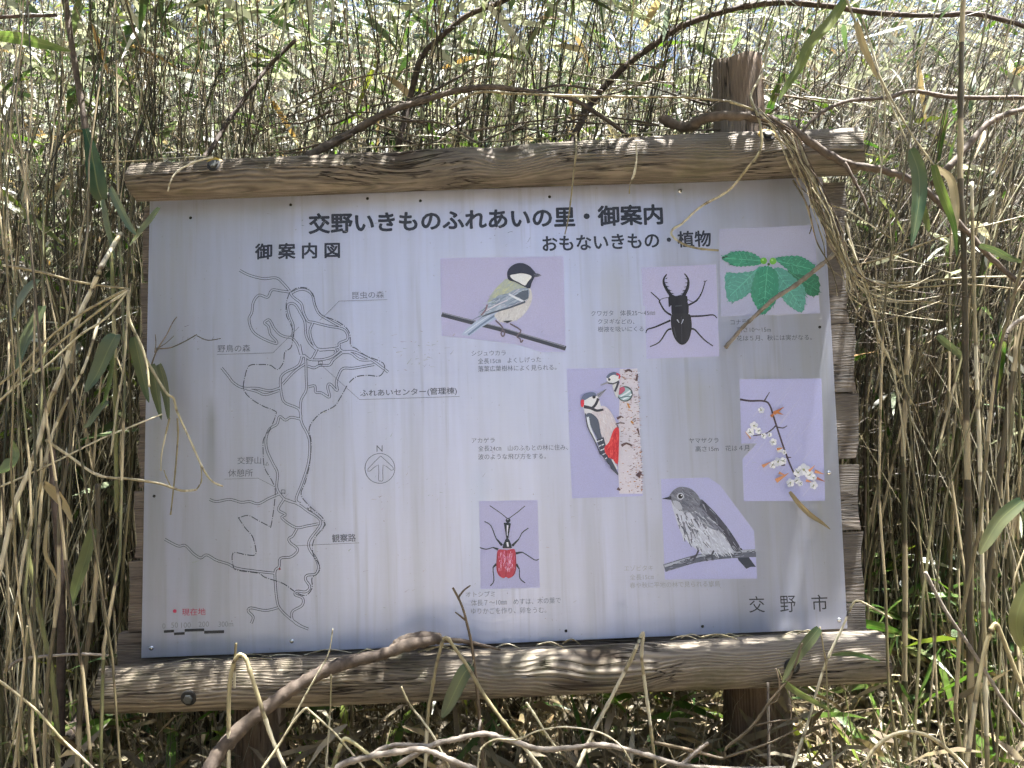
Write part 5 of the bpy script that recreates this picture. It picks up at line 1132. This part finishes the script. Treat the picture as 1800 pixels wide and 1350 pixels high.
stem('bamboo_cane', 'tall olive cane standing right of the planks, nearest the right edge', 'bamboo', [(1712,1420),(1706,1200),(1703,1000),(1700,800),(1697,600),(1694,430),(1688,300),(1690,100),(1695,-40)], -0.12, 6.2, 'culm', 4.5)
stem('bamboo_cane', 'pale sheathed cane beside the tall olive cane', 'bamboo', [(1738,1440),(1733,1250),(1730,1120),(1726,980),(1722,800),(1716,640),(1712,500),(1708,320)], -0.16, 5.6, 'straw', 4.0)
stem('bamboo_cane', 'olive cane standing close to the plank ends', 'bamboo', [(1592,1500),(1590,1200),(1591,1000),(1588,800),(1594,640),(1600,480),(1612,330)], 0.05, 5, 'culm', 3.5)
stem('bamboo_cane', 'slanting thick cane rising to the right edge', 'bamboo', [(1690,1420,-0.1),(1705,1240),(1728,1110),(1750,900),(1775,700),(1800,560),(1840,430)], -0.05, 5.5, 'culm', 4.2)
stem('broken_stalk', 'broken pale stalk bent over at the lower right edge', 'stem', [(1690,1420,-0.25),(1712,1250),(1732,1140),(1748,1098),(1760,1115),(1785,1180),(1810,1235),(1840,1290)], -0.28, 5.5, 'straw', 5)
stem('dead_twig', 'long straight dry stick leaning down to the right edge', 'twig', [(1626,1005),(1660,1070),(1700,1130),(1735,1185),(1770,1240),(1830,1310)], -0.24, 3.3, 'bark_pale', 3.0)
stem('bent_stalk', 'arched straw stalk at the bottom right of the picture', 'stem', [(1505,1400,-0.3),(1525,1335),(1555,1300),(1590,1287),(1630,1293),(1665,1317),(1700,1352),(1740,1420)], -0.32, 4.8, 'straw', 4.4)
stem('bent_stalk', 'folded straw stalk leaning before the lower right plank ends', 'stem', [(1375,1420,-0.16),(1400,1330),(1420,1270),(1440,1200),(1458,1150),(1480,1105),(1497,1065),(1508,1056),(1530,1066),(1568,1088)], -0.15, 3.8, 'straw', 2.4)
blade([(1797,880),(1760,912),(1735,950),(1722,975)], 26, -0.25, 'leaf_dark', None, 'hanging_leaf', 'broad grey green leaf at the right edge, halfway down', 'leaf', tilt=0.4)
blade([(1810,1020),(1788,1080),(1790,1120),(1808,1150)], 24, -0.3, 'leaf', None, 'hanging_leaf', 'bright green leaf cut off by the right edge near the bottom', 'leaf', tilt=0.6)
blade([(1648,590),(1665,605),(1685,622),(1694,637)], 14, 0.0, 'leaf_dark', None, 'hanging_leaf', 'small dark leaf in the thicket right of the planks', 'leaf', tilt=0.3)
blade([(1722,430),(1750,440),(1780,455),(1815,462)], 15, -0.15, 'leaf_dark', None, 'hanging_leaf', 'shiny leaf lying level near the right edge, upper half', 'leaf', tilt=0.9)
stem('dead_twig', 'grey branch end leaning in from the right edge above the middle', 'twig', [(1830,545),(1795,562),(1775,578),(1765,600)], -0.15, 5.5, 'bark_pale', 3.5)

# --- before and on the lower log
stem('fallen_branch', 'thick grey brown branch leaning over the left part of the lower log', 'branch', [(350,1390,-0.24),(378,1335),(420,1285),(470,1243),(520,1208),(575,1178),(620,1163),(680,1148),(720,1133),(775,1122,-0.08)], (-0.22, -0.09), 14, 'bark', 10, rough=0.06, twigs=(([(690,1146),(705,1128),(740,1118),(772,1120)], (-0.1, -0.08), 11, 8), ([(770,1124),(820,1128),(880,1142)], -0.085, 6, 2)))
stem('bent_stalk', 'broken pale stalk folded over the lower log below the map', 'stem', [(402,1420,-0.2),(402,1330),(402,1250),(404,1200),(411,1165),(421,1151),(432,1158),(441,1185),(454,1225),(475,1290),(500,1350),(520,1400)], (-0.2, -0.23), 5, 'straw', 5)
stem('dry_straw', 'short upright straw stub in front of the panel bottom left', 'stem', [(412,1210),(413,1165),(415,1130)], -0.18, 3.2, 'straw', 3)
stem('bent_stalk', 'folded stalk with its peak at the middle of the lower log', 'stem', [(745,1400,-0.17),(752,1260),(758,1220),(767,1170),(778,1128),(786,1122),(800,1140),(822,1172),(850,1220),(880,1262),(915,1306),(950,1350),(985,1400)], (-0.17, -0.2), 4, 'straw', 4.5)
stem('bent_stalk', 'folded stalk with its peak over the knot of the lower log', 'stem', [(1015,1350,-0.2),(1042,1288),(1065,1245),(1090,1196),(1110,1158),(1127,1118),(1131,1116),(1128,1150),(1132,1190),(1140,1250),(1150,1330),(1156,1400)], (-0.18, -0.16), 4.6, 'straw', 4)
stem('dead_twig', 'forked dark twig standing before the red beetle caption', 'twig', [(852,1420),(848,1320),(843,1260),(836,1190),(830,1140),(823,1105),(812,1065),(796,1033)], -0.16, 3.2, 'brown_twig', 2, twigs=(([(806,1050),(815,1038),(827,1029)], -0.16, 2, 1.2), ([(818,1090),(808,1082),(800,1076)], -0.16, 2, 1.2)))
o = stem('bamboo_shoot', 'single narrow dark leaf hanging before the middle of the lower log', 'leaf', [(832,1160),(831,1166),(829,1170)], -0.17, 1.6, 'straw', 1.2)
blade([(829,1169),(815,1185),(800,1215),(786,1245),(776,1263)], 27, (-0.17, -0.18), 'leaf_dark', o, tilt=0.3)
o = stem('bamboo_shoot', 'shoot with three narrow leaves before the right end of the lower log', 'bamboo', [(1470,1420),(1462,1320),(1455,1240),(1452,1170),(1441,1102)], -0.18, 2.0, 'straw', 1.5)
blade([(1440,1104),(1418,1132),(1396,1162),(1375,1198)], 19, -0.19, 'leaf_dark', o, tilt=0.4)
blade([(1462,1150),(1490,1147),(1520,1152),(1548,1163)], 16, -0.18, 'leaf_dark', o, tilt=0.8)
blade([(1378,1198),(1400,1215),(1430,1232),(1462,1250)], 13, -0.2, 'leaf', o, tilt=0.4)
stem('dead_twig', 'reddish forked twig in front of the right post', 'twig', [(1150,1305,-0.22),(1220,1320),(1270,1333),(1277,1315),(1321,1278),(1352,1235),(1377,1205),(1394,1178),(1410,1130)], -0.2, 3, 'brown_twig', 2,
     twigs=(([(1272,1332),(1346,1308),(1375,1295),(1403,1281)], -0.2, 2.4, 1.3), ([(1323,1276),(1360,1268),(1390,1264),(1412,1261)], -0.2, 2, 1.2), ([(1390,1264),(1391,1243),(1385,1238)], -0.2, 1.5, 1), ([(1352,1237),(1368,1228),(1370,1200),(1364,1175)], -0.2, 1.6, 1.2), ([(1346,1308),(1357,1268)], -0.2, 1.3, 1)))
stem('dead_twig', 'thin upright grey stick in front of the right post', 'twig', [(1352,1420),(1351,1300),(1350,1200)], -0.12, 2.6, 'bark_pale', 2.2)
stem('fallen_branch', 'pale crooked dead branch lying along the bottom edge in the middle', 'branch', [(700,1345),(760,1310),(800,1300),(850,1290),(890,1300),(950,1317),(1000,1315),(1060,1310),(1130,1325),(1200,1345),(1290,1352),(1380,1350)], (-0.24, -0.28), 5, 'bark_pale', 4, rough=0.1, twigs=(([(1200,1343),(1220,1325),(1245,1305)], -0.27, 4, 3), ([(840,1292),(845,1265)], -0.24, 3, 2)))
stem('fallen_branch', 'grey dead branch lying low at the bottom edge left of centre', 'branch', [(560,1380),(600,1345),(650,1330),(700,1322),(745,1318),(790,1335),(850,1360)], -0.3, 6, 'bark_pale', 5, rough=0.1, twigs=(([(650,1330),(690,1310),(760,1312)], -0.28, 5, 4),))
stem('dry_straw', 'looping pale straw tangle in front under the lower log', 'stem', [(840,1350),(845,1318),(870,1300),(910,1300),(945,1285),(990,1278),(1030,1282),(1060,1290),(1090,1310),(1110,1340)], -0.28, 2, 'straw', 1.6)
stem('dry_straw', 'thin straw leaning left under the lower log', 'stem', [(705,1207),(720,1238),(745,1270),(765,1300),(790,1350)], -0.2, 2.2, 'straw', 2.2)
stem('broken_stalk', 'white broken stalk end pointing up under the lower log', 'stem', [(925,1235),(945,1265),(960,1290),(985,1325)], -0.22, 3.2, 'straw', 2.6)
stem('bent_stalk', 'folded stalk with a white leg left of the bottom middle', 'stem', [(455,1360,-0.25),(490,1310),(515,1270),(536,1246),(545,1250),(570,1272),(595,1296),(640,1350)], (-0.24, -0.22), 3.2, 'straw', 2.4)
stem('dry_straw', 'pale straw leaning right over the lower log', 'stem', [(511,1273),(530,1235),(555,1190),(577,1150),(585,1105)], -0.17, 2.4, 'straw', 1.2)
stem('dry_straw', 'upright thin straw crossing the lower log below the compass', 'stem', [(573,1360),(577,1300),(581,1240),(582,1185)], -0.16, 2, 'straw', 1.6)
stem('bent_stalk', 'folded green stalk with split tip at the bottom edge', 'stem', [(580,1370),(592,1330),(602,1303),(612,1300),(640,1320),(680,1352)], -0.3, 4.5, 'green_stem', 2.5)
# --- growth at the left
o = stem('bamboo_shoot', 'shoot with a broad pale leaf standing left of the upper log', 'bamboo', [(205,900),(203,700),(200,560),(195,440),(186,385),(178,345)], 0.0, 4, 'green_stem', 2.5)
blade([(180,352),(172,330),(165,290),(158,255),(150,226)], 30, (0.0, -0.05), 'leaf_dark', o, tilt=0.4, blunt=0.4)
blade([(182,350),(188,380),(196,420),(203,455)], 22, -0.02, 'leaf_dark', o, tilt=0.7)
stem('dry_straw', 'long straw fanning left from the knot beside the panel, uppermost', 'stem', [(5,466),(70,478),(140,496),(226,508)], -0.2, 3, 'straw', 2.2)
for lab, pts, r in (('straw fanning down left from the knot, uppermost of the steep ones', [(226,508),(180,530),(130,560),(80,600),(30,650),(-20,690)], 3.0), ('straw fanning down left from the knot, middle of the steep ones', [(226,510),(175,545),(120,590),(60,640),(0,705),(-30,730)], 3.3),
                    ('straw fanning down left from the knot, lowest of the steep ones', [(222,516),(185,560),(140,590),(85,640),(40,670),(-20,720)], 2.4), ('straw hanging straight down from the knot beside the panel', [(226,510),(223,570),(218,640),(205,720),(195,800)], 2.6), ('straw from the knot reaching the panel edge', [(224,515),(228,560),(245,600),(258,640),(262,680)], 2.6)):
    stem('dry_straw', lab, 'stem', pts, (-0.2, -0.24), r, 'straw', r * 0.8, 'straws fanning from one knot left of the panel')
stem('bamboo_cane', 'long pale cane crossing the left thicket on a slant', 'bamboo', [(212,410,-0.1),(180,465),(160,510),(138,560),(115,640),(88,705),(70,770),(50,830),(25,890),(5,980),(-20,1080)], -0.2, 5.4, 'straw', 6)
stem('bamboo_cane', 'second slanting cane at left, thinner and below the long pale one', 'bamboo', [(175,560,-0.15),(150,640),(120,700),(90,770),(70,860),(45,960),(30,1060),(10,1180)], -0.18, 3.4, 'straw', 4)
stem('dry_straw', 'straw stem running level from the left onto the lower map area', 'stem', [(80,773),(120,800),(172,835),(230,842),(280,850),(318,862),(345,861)], (-0.2, -0.05), 3.6, 'straw', 2.8, twigs=(([(345,861),(354,845),(352,815),(340,790)], -0.05, 1.5, 1.0), ([(300,855),(292,838),(288,826)], -0.05, 1.2, 0.9)))
stem('dry_straw', 'long thin straw rising to the panel edge from the lower left', 'stem', [(-10,860),(80,820),(170,775),(225,752),(285,728)], (-0.22, -0.1), 2, 'straw', 1.6)
o = stem('bamboo_shoot', 'hanging shoot with two dark leaves over the left edge of the panel', 'bamboo', [(225,560,-0.12),(245,600),(262,640),(292,690),(305,700),(312,725),(335,775),(355,820),(372,845),(392,855)], (-0.12, -0.06), 3.4, 'straw', 2.2)
blade([(268,640),(272,665),(277,700),(284,738)], 22, -0.08, 'leaf_dark', o, tilt=0.3)
blade([(280,640),(288,668),(294,700),(297,740)], 24, -0.06, 'leaf_dark', o, tilt=0.5)
blade([(236,592),(243,625),(252,665),(262,708)], 26, -0.12, 'leaf_dark', o, tilt=0.3)
for tp in ([(298,735),(290,770),(284,800),(283,828)], [(312,735),(313,765),(309,820),(305,860),(300,905)]):
    q = P3(tp, -0.06); me, o1 = tube_mesh('twig', q, 1.8 * pxm(-0.06), 1.3 * pxm(-0.06), M['straw'], 5); c = bpy.data.objects.new('twig', me); c.location = o1 - o.location; link(c, o)
stem('dead_twig', 'fine branching dark twig over the panel left of the map', 'twig', [(255,668),(265,645),(276,615),(292,590),(303,568),(311,557)], (-0.06, -0.03), 1.6, 'brown_twig', 0.8, twigs=(([(276,613),(300,611),(325,600),(346,588)], -0.04, 1.3, 0.9), ([(346,590),(365,598),(388,595)], -0.03, 0.9, 0.7), ([(272,620),(274,605),(273,588)], -0.04, 1, 0.7), ([(276,613),(292,603),(306,590)], -0.04, 0.9, 0.6)))
for lab, pts, w, mat, ti in (('broad green leaf hanging at far left beside the fan of straws', [(76,538),(62,570),(45,605),(28,655)], 34, 'leaf', 0.4), ('large dark green leaf hanging just left of the panel', [(204,588),(190,615),(172,655),(150,690)], 38, 'leaf_dark', 0.3), ('shaded leaf above the fan of straws at far left', [(68,492),(50,510),(35,535),(22,560)], 28, 'leaf_dark', 0.6),
                             ('narrow pale green leaf hanging below the large dark one at left', [(200,620),(196,660),(188,695),(178,715)], 16, 'leaf', 0.6), ('short bluish leaf at left, below the large dark one', [(190,705),(175,720),(158,745),(146,752)], 17, 'leaf_dark', 0.5), ('curled pale leaf at the left edge halfway down', [(22,780),(28,800),(15,820),(-6,832)], 34, 'leaf', 0.5),
                             ('pale dry leaf drooping in the lower left thicket', [(78,850),(100,868),(118,892),(128,920)], 24, 'leaf_dry', 0.4), ('long green leaf hanging low, left of the plank ends', [(165,930),(150,985),(135,1030),(124,1075)], 27, 'leaf', 0.3), ('dusty leaf twisting beside the long green leaf at lower left', [(85,915),(82,970),(95,1000),(108,1035)], 17, 'leaf_dry', 0.7),
                             ('long green leaf pointing in at the top left corner', [(-20,62),(30,66),(80,78),(125,90)], 22, 'leaf', 0.5), ('green leaf hanging at the panel top left corner', [(280,365),(262,390),(245,410),(228,432)], 17, 'leaf', 0.5), ('thin leaf hanging beside the left end of the upper log', [(195,330),(212,365),(228,395),(240,412)], 20, 'leaf_dark', 0.5)):
    blade(pts, w, (-0.16, -0.2), mat, None, 'hanging_leaf', lab, 'leaf', tilt=ti)
stem('bamboo_cane', 'dark upright cane at lower left', 'bamboo', [(105,1400),(107,1200),(108,1050),(98,900),(90,780)], 0.05, 8, 'bark_dark', 6)
stem('bamboo_cane', 'olive cane curving up at lower left before the litter', 'bamboo', [(135,1420),(140,1260),(155,1130),(170,1000),(172,850)], -0.1, 5, 'culm', 4)
stem('bamboo_cane', 'green cane leaning left at the lower left corner', 'bamboo', [(103,1420),(100,1280),(90,1180),(70,1080),(50,980),(30,880)], -0.12, 4.6, 'green_stem', 3.8)
stem('dead_twig', 'crooked pale twig lying level at lower left', 'twig', [(8,1182),(30,1162),(60,1156),(100,1152),(150,1150),(190,1152)], -0.15, 3.2, 'bark_pale', 2.2, rough=0.12)
stem('dry_straw', 'straw slanting down to the bottom edge at lower left', 'stem', [(-10,1190),(60,1245),(110,1300),(165,1352),(200,1400)], -0.3, 3.2, 'straw', 2.4)
stem('dry_straw', 'forked pale straw hanging at lower left', 'stem', [(48,1100),(42,1160),(38,1200),(30,1250),(22,1300)], -0.25, 2.2, 'straw', 1.6, twigs=(([(38,1195),(36,1240),(33,1290)], -0.25, 1.6, 1),))
log_l = stem('fallen_branch', 'rotting brown branch lying on the litter left of the lower log', 'branch', [(40,1350,0.1),(110,1305,0.12),(150,1255,0.16),(185,1225,0.2),(230,1200,0.25)], 0.1, 16, 'bark_dark', 12, rough=0.12)
# dry straws and scraps that gathered on the lower log
for i in range(26):
    x = random.uniform(300, 1480); yb = 1164 - (x - 300) * 0.043
    a = random.uniform(-0.25, 0.25); l = random.uniform(25, 90)
    Yv = random.uniform(-0.09, -0.02)
    stem('straw_scrap', 'dry straw scrap caught between panel and lower log', 'straw', [(x, yb - 1 + random.uniform(-3, 3)), (x + l * 0.5, yb - 5 + l * 0.4 * a - random.uniform(0, 8)), (x + l, yb - l * 0.043 + l * a * 0.5)], Yv, random.uniform(1.0, 2.0), 'straw', 0.8, 'straw scraps on the lower log', sides=5)
# low green shoots at the lower right and under the log
def shoot(px, Y, h, nl, lab, grp):
    x = at(px, 1200, Y).x; z0 = float(gz(x, Y)) - 0.02; a = random.uniform(-0.3, 0.3); b = random.uniform(-0.2, 0.2)
    q = [Vector((x + a * h * s * s, Y + b * h * s * s, z0 + h * s)) for s in (0, 0.35, 0.7, 1.0)]
    me, o0 = tube_mesh('green_shoot', q, 0.0022, 0.001, M['green_stem'], 5); o = bpy.data.objects.new('green_shoot', me); o.location = o0; link(o)
    ht = 'knee-high' if h > 0.32 else ('mid-height' if h > 0.22 else ('short' if h > 0.14 else 'tiny'))
    tag(o, '%s %s green shoot with %s leaves %s' % (ht, 'left-leaning' if a < -0.1 else ('right-leaning' if a > 0.1 else 'upright'), ('no', 'one', 'two', 'three', 'four', 'five', 'six')[nl], lab), 'bamboo', grp)
    for k in range(nl):
        t_ = random.uniform(0.55, 1.0); p = Vector((x + a * h * t_ * t_, Y + b * h * t_ * t_, z0 + h * t_)); an = random.uniform(0, 6.28)
        hang_leaf(o, p, (math.cos(an), 0.5 * math.sin(an) - 0.2, random.uniform(-0.5, 0.7)), random.uniform(0.10, 0.21), LEAFS, wsc=random.uniform(0.9, 1.3))
for i in range(34): shoot(random.uniform(1430, 1850), random.uniform(-0.25, 0.45), random.uniform(0.12, 0.42), random.randint(3, 6), 'right of the lower log', 'low green shoots right of the lower log')
for i in range(14): shoot(random.uniform(300, 1300), random.uniform(0.02, 0.35), random.uniform(0.08, 0.22), random.randint(2, 4), 'in the shade under the lower log', 'low green shoots under the lower log')
for i in range(10): shoot(random.uniform(-40, 220), random.uniform(-0.2, 0.35), random.uniform(0.15, 0.4), random.randint(2, 4), 'in the litter left of the lower log', 'low green shoots left of the lower log')

# bundle of fine dry strands hanging at the upper right corner of the panel
base = [(1330,200),(1372,232),(1400,275),(1420,320),(1442,370),(1462,420),(1482,470),(1500,520)]
for i in range(30):
    ox = random.gauss(0, 9); k0 = random.randint(0, 3); k1 = random.randint(5, 8); dr = random.uniform(-0.25, 0.6)
    pts = [(x + ox + random.gauss(0, 5) + dr * 0.05 * (j ** 2) * 6, y + random.gauss(0, 6)) for j, (x, y) in enumerate(base[k0:k1 + 1])]
    if random.random() < 0.5: pts += [(pts[-1][0] + random.uniform(15, 90), pts[-1][1] + random.uniform(-5, 45)), (pts[-1][0] + random.uniform(110, 220), pts[-1][1] + random.uniform(-30, 60))]
    stem('vine', 'hair-fine dry strand in the bundle hanging at the upper right corner', 'vine', pts, (random.uniform(-0.15, -0.125), random.uniform(-0.14, -0.09)), random.uniform(0.9, 1.8), random.choice(['straw', 'brown_twig', 'straw']), 0.7, 'fine dry strands hanging at the upper right corner', sides=5, rough=0.1)
# fine dry twigs caught above and on the upper log
for i in range(64):
    x = random.uniform(480, 1480); yb = 275 - (x - 480) * 0.052; l = random.uniform(60, 240); a = random.choice([-1, 1]) * random.uniform(0.0, 0.55)
    y0_ = yb - random.uniform(0, 120); sgn = random.choice([-1, 1])
    pts = [(x, y0_), (x + sgn * l * 0.35, y0_ - a * l * 0.3 - random.uniform(-6, 14)), (x + sgn * l * 0.7, y0_ - a * l * 0.55 + random.uniform(-10, 10)), (x + sgn * l, y0_ - a * l * 0.75 + random.uniform(0, 22))]
    pts = [(px_, min(py_, 268 - (px_ - 480) * 0.052)) for px_, py_ in pts]
    Yt = random.uniform(0.0, 0.2)
    stem('dead_twig', 'fine dry twig in the tangle above the upper log', 'twig', pts, (Yt, Yt + random.uniform(-0.05, 0.15)), random.uniform(1.1, 2.6), random.choice(['brown_twig', 'brown_twig', 'bark', 'straw']), 0.8, 'fine dry twigs tangled above the upper log', sides=5, rough=0.12)
